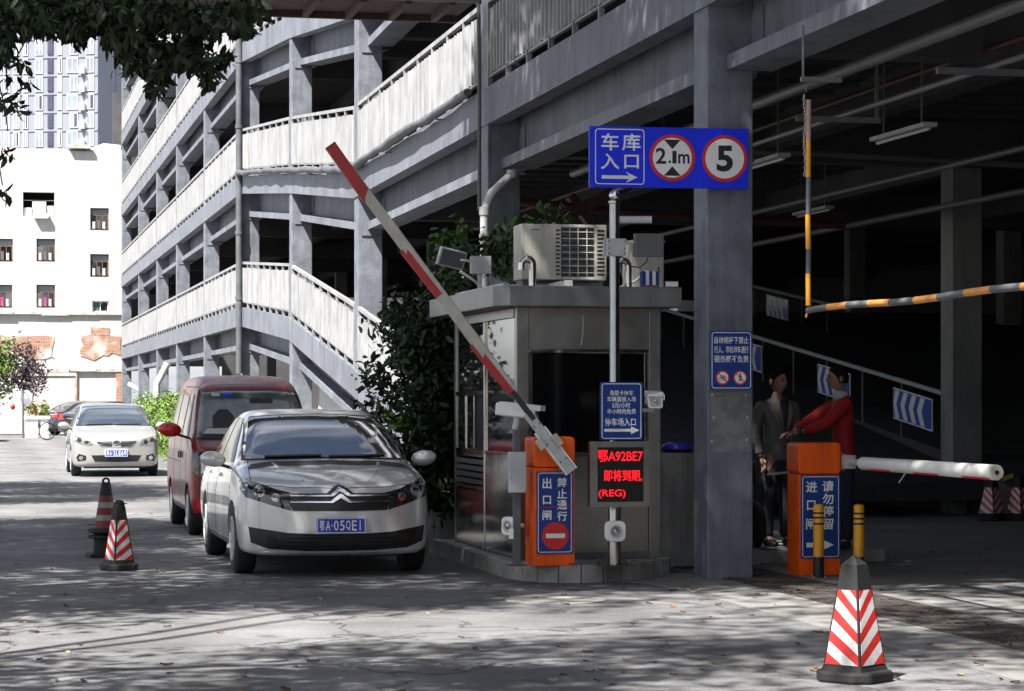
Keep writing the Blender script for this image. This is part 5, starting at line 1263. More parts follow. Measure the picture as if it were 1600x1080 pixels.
    mirror_cap(R, -.94, .80, 1.23, m_mred, 1.15, -1); mirror_cap(R, .94, .80, 1.23, m_mred, 1.15, 1)
    for sd in (-1, 1):
        for y in (.62, 3.12): wheel(R, sd * .665, y, .285, .175, m_lgrey, 6, sd)
    MB().box(-.5, .5, .3, 3.6, .2, .3).build('underbody', m_black, R)
    return R
m_vglass = mat('van_windshield_glass', (.10, .12, .11), .04, var=.5, scale=3, spec=1.0)
v = van(); q = P(402, 650, 28.0); v.location = (q.x, q.y, 0)
# ------------------------------------------------------------------ people
def skin_mesh(joints, edges, root=0, lev=2):
    me = bpy.data.meshes.new('skin'); me.from_pydata([j[0] for j in joints], edges, [])
    def mods(o):
        s = o.modifiers.new('skin', 'SKIN'); s.use_smooth_shade = True; s.branch_smoothing = .4
        for i, j in enumerate(joints):
            r = j[1]; me.skin_vertices[0].data[i].radius = (r, r) if not isinstance(r, tuple) else r
        me.skin_vertices[0].data[root].use_root = True
        b = o.modifiers.new('sub', 'SUBSURF'); b.levels = lev; b.render_levels = lev
    o = bpy.data.objects.new('tmp', me); COL.objects.link(o)
    bm = bmesh.new(); bm.from_mesh(me); bm.verts.layers.skin.verify(); bm.to_mesh(me); bm.free()
    mods(o); dg = bpy.context.evaluated_depsgraph_get(); dg.update()
    r = bpy.data.meshes.new_from_object(o.evaluated_get(dg)); bpy.data.objects.remove(o)
    return r
def skin_obj(name, joints, edges, m, parent, lev=2):
    r = skin_mesh(joints, edges, 0, lev); r.materials.clear(); r.materials.append(m); r.shade_smooth()
    return piece(name, r, parent)
def chain(js): return js, [(i, i + 1) for i in range(len(js) - 1)]
def head_verts(M, c, yaw):
    """face looking towards -y before yaw"""
    k = len(M.v); n, mrow = 24, 18; vs = []
    ca, sa = math.cos(yaw), math.sin(yaw)
    for i in range(mrow + 1):
        th = math.pi * i / mrow; z = math.cos(th)
        for j in range(n):
            ph = 2 * math.pi * j / n; x, y = math.sin(th) * math.cos(ph), math.sin(th) * math.sin(ph)
            X, Y, Z = x * .077, y * .097, z * .118
            f = max(0, -y)
            if z < 0: X *= 1 + .28 * z; Y *= 1 + .10 * z          # jaw
            g = lambda cx, cz, w: math.exp(-((x - cx) ** 2 + (z - cz) ** 2) / w)
            if f > .2:
                Y -= .024 * g(0, -.18, .018) * f + .012 * g(0, .02, .02) * f      # nose, bridge
                Y += .011 * (g(.36, .06, .03) + g(-.36, .06, .03)) * f            # eye sockets
                Y -= .007 * g(0, -.50, .03) * f; Y += .005 * g(0, -.42, .006) * f; Y -= .010 * g(0, -.85, .05) * f; Y -= .006 * g(0, .25, .12) * f
            vs.append((c[0] + X * ca - Y * sa, c[1] + X * sa + Y * ca, c[2] + Z))
    fs = [(i * n + j, i * n + (j + 1) % n, (i + 1) * n + (j + 1) % n, (i + 1) * n + j) for i in range(mrow) for j in range(n)]
    M.add(vs, fs)
    for sx in (-1, 1):   # ears
        e = []
        for a in range(8):
            t = 2 * math.pi * a / 8; X, Y, Z = sx * .079, .012 + .018 * math.cos(t), -.005 + .032 * math.sin(t); e.append((X, Y, Z))
        for a in range(8): e.append((sx * .090, e[a][1] * 1.0 + .006, e[a][2] * 1.05))
        e = [(c[0] + X * ca - Y * sa, c[1] + X * sa + Y * ca, c[2] + Z) for X, Y, Z in e]
        M.add(e, [(a, (a + 1) % 8, (a + 1) % 8 + 8, a + 8) for a in range(8)] + [tuple(range(8, 16))])
def person(label, loc, rz, hgt, arms, jacket, trous, headyaw, lean=0.0, open_front=None, shoes=m_black):
    s = hgt / 1.75; S = lambda p: tuple(q * s for q in p)
    hip, chest, neck = (0, 0, .93), (0, -.0 - lean * .5, 1.28), (0, -lean, 1.47)
    # body: one continuous skin
    J = [((0, 0, .96), .10), ((0, -lean * .3, 1.12), .11), (chest, .12), (neck, .055), ((0, -lean - .01, 1.56), .05)]
    E = [(0, 1), (1, 2), (2, 3), (3, 4)]
    for sx in (-1, 1):
        k = len(J); J += [((sx * .095, 0, .90), .085), ((sx * .105, -.015, .50), .055), ((sx * .11, .01, .10), .035), ((sx * .12, -.09, .03), .03)]
        E += [(0, k), (k, k + 1), (k + 1, k + 2), (k + 2, k + 3)]
        sh, el, wr, hd, fing = arms[0 if sx < 0 else 1]
        k = len(J); J += [(sh, .055), (el, .042), (wr, .028)]; E += [(2, k), (k, k + 1), (k + 1, k + 2)]
    r = skin_mesh([(S(p), q * s) for p, q in J], E, 0, 2)
    M = MB(); M.v = [tuple(v.co) for v in r.vertices]; M.f = [tuple(p.vertices) for p in r.polygons]; M.mi = [0] * len(M.f)
    head_verts(M, S((0, -lean - .025, 1.635)), headyaw)
    for sh, el, wr, hd, fing in arms:      # hand: palm plus five fingers
        wv, hv = Vector(S(wr)), Vector(S(hd)); d = (hv - wv).normalized(); upv = Vector(fing).normalized(); sd = d.cross(upv).normalized(); up2 = sd.cross(d)
        Jh = [(tuple(wv), .026 * s), (tuple(wv + d * .045 * s), (.036 * s, .017 * s)), (tuple(wv + d * .085 * s), (.038 * s, .015 * s))]
        rr = skin_mesh(Jh, [(0, 1), (1, 2)], 0, 1); o = len(M.v); M.v += [tuple(v.co) for v in rr.vertices]; M.f += [tuple(i + o for i in p.vertices) for p in rr.polygons]
        for q, ln in ((-.027, .062), (-.009, .076), (.009, .071), (.027, .055)):
            b0 = wv + d * .08 * s + sd * q * s; b1 = b0 + d * ln * .5 * s - up2 * .008 * s; b2 = b1 + d * ln * .42 * s - up2 * .028 * s
            M.tube([b0, b1, b2], [.0095 * s, .009 * s, .007 * s], 7)
        b0 = wv + d * .03 * s + sd * .03 * s; b1 = b0 + (d * .6 + sd * .8) * .035 * s - up2 * .01 * s; b2 = b1 + (d * .9 + sd * .2) * .032 * s - up2 * .012 * s; M.tube([b0, b1, b2], [.012 * s, .011 * s, .008 * s], 7)
    M.mi = [0] * len(M.f)
    B = M.build('person', m_skin, None, smooth=True, loc=loc, rz=rz); tag(B, label, 'person')
    # jacket: torso and sleeves in one piece
    J = [((0, .005, .80), (.175, .125)), ((0, 0, .98), (.165, .115)), ((0, -lean * .3, 1.14), (.16, .118)), (chest, (.175, .125)), ((0, -lean * .8, 1.41), (.10, .085)), ((0, -lean, 1.475), .066)]
    E = [(i, i + 1) for i in range(5)]
    for sx in (-1, 1):
        sh, el, wr, hd, fing = arms[0 if sx < 0 else 1]
        k = len(J); mid = tuple((a + b) / 2 for a, b in zip(el, wr)); cuff = tuple(a + (b - a) * .9 for a, b in zip(el, wr))
        J += [(sh, .085), (tuple((a + b) / 2 for a, b in zip(sh, el)), .072), (el, .063), (mid, .056), (cuff, .047)]; E += [(3, k)] + [(k + q, k + q + 1) for q in range(4)]
    def sc2(q): return tuple(x * s for x in q) if isinstance(q, tuple) else q * s
    j = skin_obj('jacket', [(S(p), sc2(q)) for p, q in J], E, jacket, B)
    t = j
    # shirt wedge and collar
    b = MB(); yf = lambda z: -lean * (z - .8) / .65 - .155 + .16 * max(0, z - 1.25)
    if open_front: b.add([S((-.055, yf(1.45) - .0, 1.455)), S((.055, yf(1.45), 1.455)), S((.0, yf(1.16) + .005, 1.14)), S((-.05, yf(1.4) + .05, 1.44)), S((.05, yf(1.4) + .05, 1.44)), S((0, yf(1.16) + .04, 1.14))], [(0, 2, 1), (0, 3, 5, 2), (1, 2, 5, 4), (3, 4, 5)]); b.build('shirt', open_front, B)
    if open_front:      # lapels and buttons
        for sx in (-1, 1): MB().add([S((sx * .058, yf(1.44) - .004, 1.45)), S((sx * .10, yf(1.30) - .002, 1.33)), S((sx * .012, yf(1.13) - .006, 1.13)), S((sx * .058, yf(1.44) + .02, 1.45)), S((sx * .10, yf(1.30) + .02, 1.33)), S((sx * .012, yf(1.13) + .02, 1.13))], [(0, 1, 2), (0, 3, 4, 1), (1, 4, 5, 2)]).build('lapel', jacket, B)
        for zz in (1.08, .99): MB().lathe([(.010, 0), (.009, .005)], S((.015, -.118, zz)), 8, 'y').build('button', m_black, B)
    b = MB(); b.lathe([(.070 * s, 1.42 * s), (.073 * s, 1.48 * s), (.066 * s, 1.515 * s), (.060 * s, 1.50 * s)], (0, -lean * s, 0), 18)
    if not open_front: b.build('collar', m_shirt, B, smooth=True)
    J = [((0, .005, .95), (.155, .11)), ((0, .005, .86), (.155, .115))]; E = [(0, 1)]
    for sx in (-1, 1):
        k = len(J); J += [((sx * .095, 0, .76), .10), ((sx * .105, -.012, .50), .078), ((sx * .11, .008, .25), .066), ((sx * .11, .012, .075), .062)]; E += [(1, k), (k, k + 1), (k + 1, k + 2), (k + 2, k + 3)]
    skin_obj('trousers', [(S(p), sc2(q)) for p, q in J], E, trous, B)
    for sx in (-1, 1):
        js, es = chain([(S((sx * .112, .055, .048)), .046 * s), (S((sx * .114, -.02, .045)), .045 * s), (S((sx * .12, -.12, .036)), (.045 * s, .034 * s)), (S((sx * .122, -.175, .030)), (.032 * s, .024 * s))])
        skin_obj('shoe', js, es, shoes, B)
    # hair cap
    b = MB(); n = 24; ca, sa = math.cos(headyaw), math.sin(headyaw); c = S((0, -lean - .025, 1.635)); vs = []; rows = 9
    for i in range(rows + 1):
        for q in range(n):
            ph = 2 * math.pi * q / n; front = max(0, -math.sin(ph)); tm = 2.0 - 1.02 * front ** .6; th = tm * i / rows + .0001
            x, y, z = math.sin(th) * math.cos(ph), math.sin(th) * math.sin(ph), math.cos(th); k_ = 1.09 + .02 * math.sin(q * 5 + i * 3)
            X, Y, Z = x * .078 * k_, y * .098 * k_, z * .12 * k_ + .006
            vs.append((c[0] + X * ca - Y * sa, c[1] + X * sa + Y * ca, c[2] + Z))
    b.add(vs, [(i * n + q, (i + 1) * n + q, (i + 1) * n + (q + 1) % n, i * n + (q + 1) % n) for i in range(rows) for q in range(n)]); b.build('hair', m_hair, B, smooth=True)
    for sx in (-1, 1):   # eyes and brows
        e = Vector((sx * .029, -.083, .008)); w_ = Vector((e.x * ca - e.y * sa, e.x * sa + e.y * ca, e.z)) * s + Vector(c)
        q = MB(); q.lathe([(.003, -.011), (.009, -.007), (.011, 0), (.009, .007), (.003, .011)], w_, 10); q.build('eye', m_letb, B, smooth=True)
        e = Vector((sx * .03, -.094, .030)); w_ = Vector((e.x * ca - e.y * sa, e.x * sa + e.y * ca, e.z)) * s + Vector(c); dx = Vector((ca, sa, 0)) * .017
        q = MB(); q.bar(w_ - dx, w_ + dx, .008, .007); q.build('brow', m_hair, B)
    e = Vector((0, -.097, -.062)); w_ = Vector((e.x * ca - e.y * sa, e.x * sa + e.y * ca, e.z)) * s + Vector(c); dx = Vector((ca, sa, 0)) * .021
    q = MB(); q.bar(w_ - dx, w_ + dx, .008, .007); q.build('lips', mat('lips', (.25, .09, .08), .5), B)
    return B
pl = P(1214, 640, 24.0)
person('man in an open grey jacket with a hand in his pocket beside the column', (pl.x, pl.y, .137), .30, 1.74,
       [((-.20, 0, 1.40), (-.265, .03, 1.12), (-.235, -.06, .88), (-.22, -.09, .79), (1, 0, 0)), ((.20, 0, 1.40), (.26, .04, 1.12), (.20, -.06, .92), (.17, -.09, .83), (-1, 0, 0))], m_jgrey, m_trs, .12, .0, m_black)
pr = P(1318, 640, 23.6)
person('man in a red jacket reaching forward over the orange cabinet', (pr.x, pr.y, .137), -math.pi / 2 - .12, 1.77,
       [((-.20, -.02, 1.40), (-.22, -.26, 1.24), (-.10, -.47, 1.12), (-.08, -.56, 1.10), (0, 0, 1)), ((.20, -.02, 1.40), (.25, -.24, 1.20), (.12, -.44, 1.12), (.09, -.53, 1.105), (0, 0, 1))], m_jred, m_jean, .0, .03)
wt = empty('wristwatch', (pr.x - .50, pr.y - .16, .137 + 1.145), 0, 'pale wristwatch on the wrist of the man in red', 'watch')
MB().lathe([(.036, -.012), (.038, 0), (.036, .012)], n=14, axis='x').build('strap', m_black, wt); MB().lathe([(.018, 0), (.018, .008)], (0, -.038, .0), 12, 'y').build('dial', m_chrome, wt)
# scooter behind the column
sp = P(1168, 860, 23.6); t = empty('scooter', (sp.x, sp.y, .137), .15, 'black scooter mostly hidden behind the signed column', 'scooter')
for y in (-.1, 1.05):
    b = MB(); b.lathe([(.13, -.05), (.2, -.055), (.235, -.03), (.24, 0), (.235, .03), (.2, .055), (.13, .05)], (0, y, .24), 24, 'x'); b.build('wheel', m_rubber, t, smooth=40)
b = MB(); b.prism([(-.14, .30), (.14, .30), (.16, .62), (-.16, .62)], .65, 1.25); b.build('tail_body', m_black, t, bev=.04)
MB().box(-.15, .15, .25, .64, .28, .33).build('footboard', m_black, t, bev=.015); MB().box(-.13, .13, .55, 1.25, .63, .72).build('seat', m_rubber, t, bev=.03)
b = MB(); b.prism([(-.16, .32), (.16, .32), (.18, .85), (-.18, .85)], .14, .22); b.build('leg_shield', m_black, t, bev=.03)
MB().tube([(0, -.08, .24), (0, .12, .75), (0, .16, .98)], .025, 10).build('steering_column', m_dgrey, t); MB().tube([(-.30, .22, 1.02), (0, .14, .99), (.30, .22, 1.02)], .014, 8).build('handlebar', m_chrome, t, smooth=60)
MB().lathe([(.07, -.03), (.075, .0), (.04, .03)], (0, .08, .92), 16, 'y').build('headlight', m_lampc, t)
MB().bar((.2, -.02, .72), (.42, -.05, .74), .03, .02).build('lever', m_lgrey, t)
bx = P(1200, 893, 22.05); t = empty('step_block', (bx.x - .16, 22.05, .012), 0, 'small pale concrete step block behind the column foot', 'block')
MB().box(0, .42, 0, .27, 0, .16).build('block', m_kerb, t, bev=.012); MB().box(.0, .40, .02, .26, .161, .20).build('mat', m_rubber, t, bev=.012)

# ------------------------------------------------------------------ end of the street: white apartment block
BY = 118.0
def wz(px, py): p = P(px, py, 1.0); k = BY / p.y; return (p.x * k, HCAM + (p.z - HCAM) * k)
FB = empty('apartment_block', (wz(100, 600)[0], BY, 0), 0, 'whitewashed four storey apartment block closing the end of the street', 'building')
class FM(MB):
    def build(s, name, mats, parent=FB, **k):
        s.v = [(x - FB.location.x, y - BY, z) for x, y, z in s.v]; return MB.build(s, name, mats, parent, **k)
x0, x1 = wz(-60, 0)[0] - 8, wz(194, 0)[0]
ztop = wz(100, 236)[1]
wins = [((36, 300), (85, 338), 'balcony'), ((141, 325), (170, 360), 'w'), ((57, 373), (86, 409), 'w'), ((-10, 373), (20, 409), 'w'), ((141, 397), (170, 433), 'w'), ((57, 445), (86, 481), 'p'), ((-10, 445), (19, 481), 'p'), ((144, 470), (170, 488), 's')]
# facade built as strips around the openings
rects = []
for (a, c, k) in wins:
    xa, za = wz(*a); xc, zc = wz(*c); rects.append((xa, xc, zc, za, k))
xs = sorted({x0, x1, *[r[0] for r in rects], *[r[1] for r in rects]}); zs_ = sorted({0, ztop, *[r[2] for r in rects], *[r[3] for r in rects]})
b = FM()
for xa, xc in zip(xs[:-1], xs[1:]):
    run = None
    for za, zc in zip(zs_[:-1], zs_[1:]):
        mx_, mz_ = (xa + xc) / 2, (za + zc) / 2; hole = any(r[0] < mx_ < r[1] and r[2] < mz_ < r[3] for r in rects)
        if hole:
            if run: b.box(xa, xc, BY, BY + .35, run[0], run[1]); run = None
        else: run = (run[0], zc) if run else (za, zc)
    if run: b.box(xa, xc, BY, BY + .35, run[0], run[1])
b.build('wall', m_fbldg)
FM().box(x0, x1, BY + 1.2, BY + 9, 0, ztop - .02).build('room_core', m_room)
FM().box(x0, x1, BY + .36, BY + 9.2, ztop - .02, ztop + .12).build('roof_slab', m_trim)
for r in rects:
    xa, xc, za, zc, k = r; wn = empty('window', (xa - FB.location.x, .12, za), 0, parent=FB); w, h = xc - xa, zc - za
    fm = MB(); t_ = .06
    if k == 'balcony':
        MB().box(.0, w, .3, .34, 0, .05).build('rail', m_lgrey, wn); MB().box(.30 * w, .74 * w, .05, .3, .02, h * .62).build('cloth', m_laundry, wn); MB().box(.02 * w, .28 * w, .0, .3, .02, .35 * h).build('box', m_white, wn); MB().box(.78 * w, .98 * w, .1, .3, 0.02, .45 * h).build('cloth', m_laundry, wn); MB().box(.35 * w, .8 * w, -.4, .0, -.12, .12).build('box', m_white, wn); MB().box(-.02, w + .02, .2, .24, h * .66, h * .69).build('rail', m_lgrey, wn)
        continue
    for q in ((0, w, 0, t_), (0, w, h - t_, h), (0, t_, t_ + .001, h - t_ - .001), (w - t_, w, t_ + .001, h - t_ - .001)): fm.box(q[0], q[1], 0, .08, q[2], q[3])
    fm.build('frame', m_wood if k != 's' else m_white, wn)
    if k != 's':
        fm = MB(); fm.box(t_, w - t_, .01, .06, h * .66, h * .70)
        for q in (.36, .66): fm.box(w * q - .02, w * q + .02, .01, .06, t_, h * .66)
        fm.build('bar', m_wood, wn)
        MB().box(t_, w - t_, .03, .04, h * .70, h - t_).build('pane', m_towerw, wn)
        MB().box(t_, w * .36 - .021, .03, .04, t_, h * .66).build('pane', m_glass, wn); MB().box(w * .36 + .021, w * .66 - .021, .03, .04, t_, h * .66).build('pane', m_glass if k == 'w' else m_towerd, wn)
        MB().box(w * .66 + .021, w - t_, .03, .04, t_, h * .66).build('pane', m_glass, wn)
        for q in range(3):
            cm = (m_laundry, m_pinkc, m_laundry)[q] if k == 'p' else (m_laundry, m_dgrey, m_laundry)[q]
            MB().box(w * (.12 + .27 * q), w * (.26 + .27 * q), -.16, -.12, t_ + .02, h * (.38 + .08 * (q % 2))).build('laundry', cm, wn)
    else:
        MB().box(t_, w * .48, .03, .04, t_, h - t_).build('pane', mat('green_glass', (.05, .12, .11), .1, var=0), wn); MB().box(w * .52, w - t_, .03, .04, t_, h - t_).build('pane', m_glass, wn); MB().box(w * .48, w * .52, .01, .06, t_, h - t_).build('bar', m_white, wn)
for (py, d_) in ((488, .22), (577, .30)):
    z = wz(0, py)[1]; b = FM(); xx = x0
    while xx < x1: 
        l = min(1.3, x1 - xx); b.box(xx, xx + l - .01, BY - d_ * random.uniform(.4, 1), BY - .004, z - random.uniform(.06, .14), z + .03); xx += l
    b.build('ledge', m_trim)
def rough_poly(px0, py0, px1, py1, amp=.25):
    a, c = wz(px0, py1), wz(px1, py0); pts = []; n = 9
    for i in range(n): pts.append((a[0] + (c[0] - a[0]) * i / n, a[1] + random.uniform(-amp, amp)))
    for i in range(4): pts.append((c[0] + random.uniform(-amp, amp) * .6, a[1] + (c[1] - a[1]) * i / 4))
    for i in range(n): pts.append((c[0] - (c[0] - a[0]) * i / n, c[1] + random.uniform(-.05, .05)))
    for i in range(4): pts.append((a[0] + random.uniform(-amp, amp) * .6, c[1] - (c[1] - a[1]) * i / 4))
    return pts
for q in ((-40, 525, 84, 557, .2), (126, 525, 190, 556, .25), (142, 512, 171, 524, .03)): FM().prism(rough_poly(*q), BY - .03, BY - .002).build('exposed_brick', m_brick)
z5 = wz(0, 577)[1]
for px in (111, 181): a = wz(px, 600)[0]; FM().box(a, a + .28, BY - .10, BY - .003, .0, z5 - .14).build('brick_pier', m_brick)
# stair head on the roof and ridge
a, c = wz(138, 244), wz(192, 226); FM().prism([(a[0], ztop + .125), (c[0], ztop + .125), (c[0], ztop + .55), (a[0] + .5 * (c[0] - a[0]), c[1] + .25), (a[0], ztop + .3)], BY + 2, BY + 6).build('stair_head', mat('pink_plaster', (.6, .5, .45), .9))
a, c = wz(107, 0)[0], wz(142, 0)[0]; FM().box(a, c, BY - .25, BY + .6, ztop + .125, ztop + .30).build('eaves', m_trim)
# wall and gate in front at the left
gw = empty('white_yard_wall', (wz(30, 0)[0], BY - 6, 0), 0, 'low white yard wall beneath the tree at the end of the street', 'wall')
MB().box(-9, 2.4, 0, .3, 0, 2.6).build('wall', m_fbldg, gw); MB().box(-9.05, 2.45, -.05, .35, 2.601, 2.75).build('coping', m_trim, gw)

# tower far behind
tz = 400.0
tc = P(153, 600, tz); TW = empty('apartment_tower', (tc.x, tc.y, 0), -TH - math.radians(10), 'tall grey apartment tower far behind the white block', 'building')
s_ = tz / F; toph = P(100, 43, tz).z
MB().box(-30, 0, 0, 16, 0, toph).build('wall', m_tower, TW)
MB().box(-20, -4, 3, 12, toph + .01, toph + 3).build('roof_hut', m_tower, TW)
colsx = [(-12, -2), (0, 10), (16, 26), (32, 40), (52, 64), (72, 81), (88, 95), (103, 121), (134, 147)]
wmeshes = {}
for r in range(9):
    py0 = 31.5 + 28.7 * r - (0); z1 = P(0, py0, tz).z; z0 = P(0, py0 + 24, tz).z
    for ci, (pa, pc) in enumerate(colsx):
        if ci in (6, 7) and r % 2: pa2, pc2 = (pa, pc) if ci == 6 else (pa + 5, pc + 0)
        else: pa2, pc2 = pa, pc
        xa, xc = (pa2 - 153) * s_ / .985, (pc2 - 153) * s_ / .985; dark = ci == 5
        wn = empty('window', (xa, -.05, z0), 0, parent=TW)
        MB().box(0, xc - xa, -.10, .049, 0, z1 - z0).build('frame', m_white if not dark else m_towerd, wn)
        MB().box(.12, (xc - xa) / 2 - .05, -.14, -.101, .15, z1 - z0 - .15).build('pane', m_towerd if dark else m_towerw, wn); MB().box((xc - xa) / 2 + .05, xc - xa - .12, -.14, -.101, .15, z1 - z0 - .15).build('pane', m_towerd if (dark or (r + ci) % 4 == 0) else m_towerw, wn)
    if r > 1: MB().box((125 - 153) * s_, (133 - 153) * s_, -.9, -.06, z0 - .2, z0 + 1.1).build('air_conditioner_unit', m_white, TW)
    MB().box(-30, -.01, -.12, -.003, z0 - .55, z0 - .25).build('floor_band', m_tower, TW)
    MB().box(.01, .06, 8.6, 9.6, z0, z1).build('side_window', m_towerd, TW)

# ------------------------------------------------------------------ street corner furniture far left
p = P(36, 660, 97); t = empty('traffic_mirror', (p.x, p.y, 0), 0, 'round convex traffic mirror on a post at the end of the street', 'mirror')
MB().tube([(0, 0, 0), (0, 0, 1.9)], .05, 10).build('post', m_dgrey, t); o = empty('mirror_head', (.12, -.05, P(40, 623, 97).z), -.45, parent=t); o.rotation_euler = (0, .4, -.75)
MB().lathe([(.30, -.02), (.31, .01), (.28, .04), (.2, .06), (.004, .07)], n=24, axis='y').build('mirror_glass', m_mirror, o, smooth=True); MB().lathe([(.32, -.05), (.33, 0), (.305, .03)], n=24, axis='y').build('rim', m_lgrey, o)
for k, (pa, pc, lab) in enumerate(((40, 59, 'white planter box with yellow green plants beside the mirror post'), (64, 76, 'smaller white planter box with bright plants by the dark sedan'))):
    a, c = P(pa, 684, 97), P(pc, 684, 97); t = empty('planter', (a.x, a.y, 0), 0, lab, 'planter', 'white planters at the street end'); w = c.x - a.x
    b = MB(); b.box(0, w, 0, .5, 0, P(0, 655, 97).z); b.build('box', m_white, t, bev=.02); MB().box(-.06, w + .06, -.06, .56, P(0, 655, 97).z + .001, P(0, 650, 97).z).build('rim', m_white, t)
    leaf_cloud('leaves', in_ellipsoid(160, (w / 2, .25, 1.15), (w * .6, .3, .32)), .16, m_leafy if k == 0 else m_leafl, t)
    leaf_cloud('flowers', in_ellipsoid(14, (w * .6, .1, 1.25), (w * .5, .2, .2)), .12, m_mred, t)
for px, py, lab in ((20, 636, 'red lantern shape hung by the yard wall under the tree'),):
    p = P(px, py, 108); t = empty('lantern', p, 0, lab, 'lantern'); b = MB(); b.lathe([(.03, -.12), (.10, -.06), (.11, 0), (.1, .06), (.03, .12)], n=14); b.build('globe', m_mred, t, smooth=True); MB().lathe([(.03, .12), (.03, .16)], n=10).build('cap', m_yellow, t); MB().tube([(0, 0, .16), (0, 0, .8)], .01, 5).build('cord', m_black, t)
p = P(57, 676, 92); t = empty('bicycle', (p.x + .4, p.y, 0), .3, 'parked bicycle between the white planters', 'bicycle')
for x in (0, 1.0): 
    b = MB(); b.tube([(x + .32 * math.cos(a), 0, .34 + .32 * math.sin(a)) for a in [2 * math.pi * k / 20 for k in range(21)]], .022, 6, cap=False); b.build('wheel', m_rubber, t)
b = MB()
for a, c in (((0, .34), (.3, .8)), ((.3, .8), (.75, .78)), ((.75, .78), (.5, .34)), ((.5, .34), (.3, .8)), ((.5, .34), (1.0, .34)), ((1.0, .34), (.72, .85)), ((0, .34), (.25, .95))): b.tube([(a[0], 0, a[1]), (c[0], 0, c[1])], .018, 6)
b.build('frame', m_dgrey, t); MB().box(.62, .86, -.06, .06, .86, .91).build('saddle', m_black, t); MB().tube([(.2, -.25, .98), (.26, 0, .96), (.2, .25, .98)], .014, 6).build('handlebar', m_lgrey, t)

# ------------------------------------------------------------------ plants
def limb(M, a, c, r0, r1, sag=.0, n=6, wob=.12):
    a, c = Vector(a), Vector(c); pts = []
    for i in range(n + 1):
        f = i / n; p = a.lerp(c, f); p.z += sag * math.sin(f * math.pi)
        if 0 < i < n: p += Vector((random.uniform(-wob, wob), random.uniform(-wob, wob), random.uniform(-wob, wob)))
        pts.append(p)
    M.tube(pts, [r0 + (r1 - r0) * i / n for i in range(n + 1)], 8); return pts
KZ, KT = -SUN_DIR.x / SUN_DIR.z, -SUN_DIR.y / SUN_DIR.z
def keep(c):
    """crown gaps: share of twigs kept, by where their shade would fall (the lane is sunlit in broad strips)"""
    gx_, gy_ = c[0] + KZ * c[2], c[1] + KT * c[2]
    if gx_ < 6.5:
        if 15.4 < gy_ < 18.1: return .03
        if gy_ <= 15.4: return .9
        if 18.1 <= gy_ < 18.9: return .6
    else:
        if gy_ < 19: return .62
    return 1.0
def shade_tree(lab, x, y, h, crowns, trunk_r=.24, size=.2):
    t = empty('tree', (x, y, 0), 0, lab, 'tree', 'street trees shading the lane')
    M = MB(); fork = h * .42; tp_ = limb(M, (0, 0, -.05), (random.uniform(-.2, .2), random.uniform(-.2, .2), fork), trunk_r * 1.2, trunk_r * .75, n=5, wob=.05)
    M.build('trunk', m_bark, t, smooth=60)
    allc = []
    for (c, rad, ncl) in crowns:
        cs = in_ellipsoid(ncl, c, rad, .2); allc += [q for q in cs if random.random() < keep(q)]
    cs = np.array(allc) - np.array([x, y, 0])
    M = MB(); idx = list(range(len(cs))); random.shuffle(idx)
    for i in idx[:6]: limb(M, tp_[-1] - Vector((0, 0, random.uniform(0, .6))), cs[i], trunk_r * .24, .015, sag=.5, n=6, wob=.18)
    M.build('branches', m_bark, t, smooth=60)
    leaf_cloud('crown', clumps(cs, 120, .62), size, m_leafd, t, droop=.25)
    return t
# street trees on the near side; their crowns meet over the lane and shade the gate
shade_tree('tall leafy street tree on the near side behind the camera', -4.6, 4.5, 14, [((-4.4, 5.5, 9.3), (3.2, 3.4, 2.3), 80), ((-2.0, 7.5, 13.0), (3.8, 3.8, 2.4), 120)])
shade_tree('tall leafy street tree left of the camera arching over the lane', -3.6, 11.5, 14, [((-4.2, 11.0, 9.3), (3.2, 4.2, 2.2), 110), ((-1.5, 12.5, 13.4), (3.8, 4.0, 2.4), 140)])
shade_tree('tall leafy street tree left of the waiting cars', -4.2, 17.5, 16, [((-4.6, 17.3, 9.6), (2.9, 4.2, 2.2), 230), ((.3, 18.0, 13.8), (4.4, 4.6, 2.8), 400)])
shade_tree('tall leafy street tree beyond the waiting cars', -4.4, 24.5, 16, [((-4.7, 24.8, 9.6), (2.8, 3.6, 2.2), 230), ((.1, 23.8, 13.8), (4.2, 3.9, 2.8), 270)])
shade_tree('lower spreading street tree farthest along the near side', -6.0, 38.5, 10, [((-4.2, 38.5, 8.4), (2.9, 5.0, 1.9), 260)])

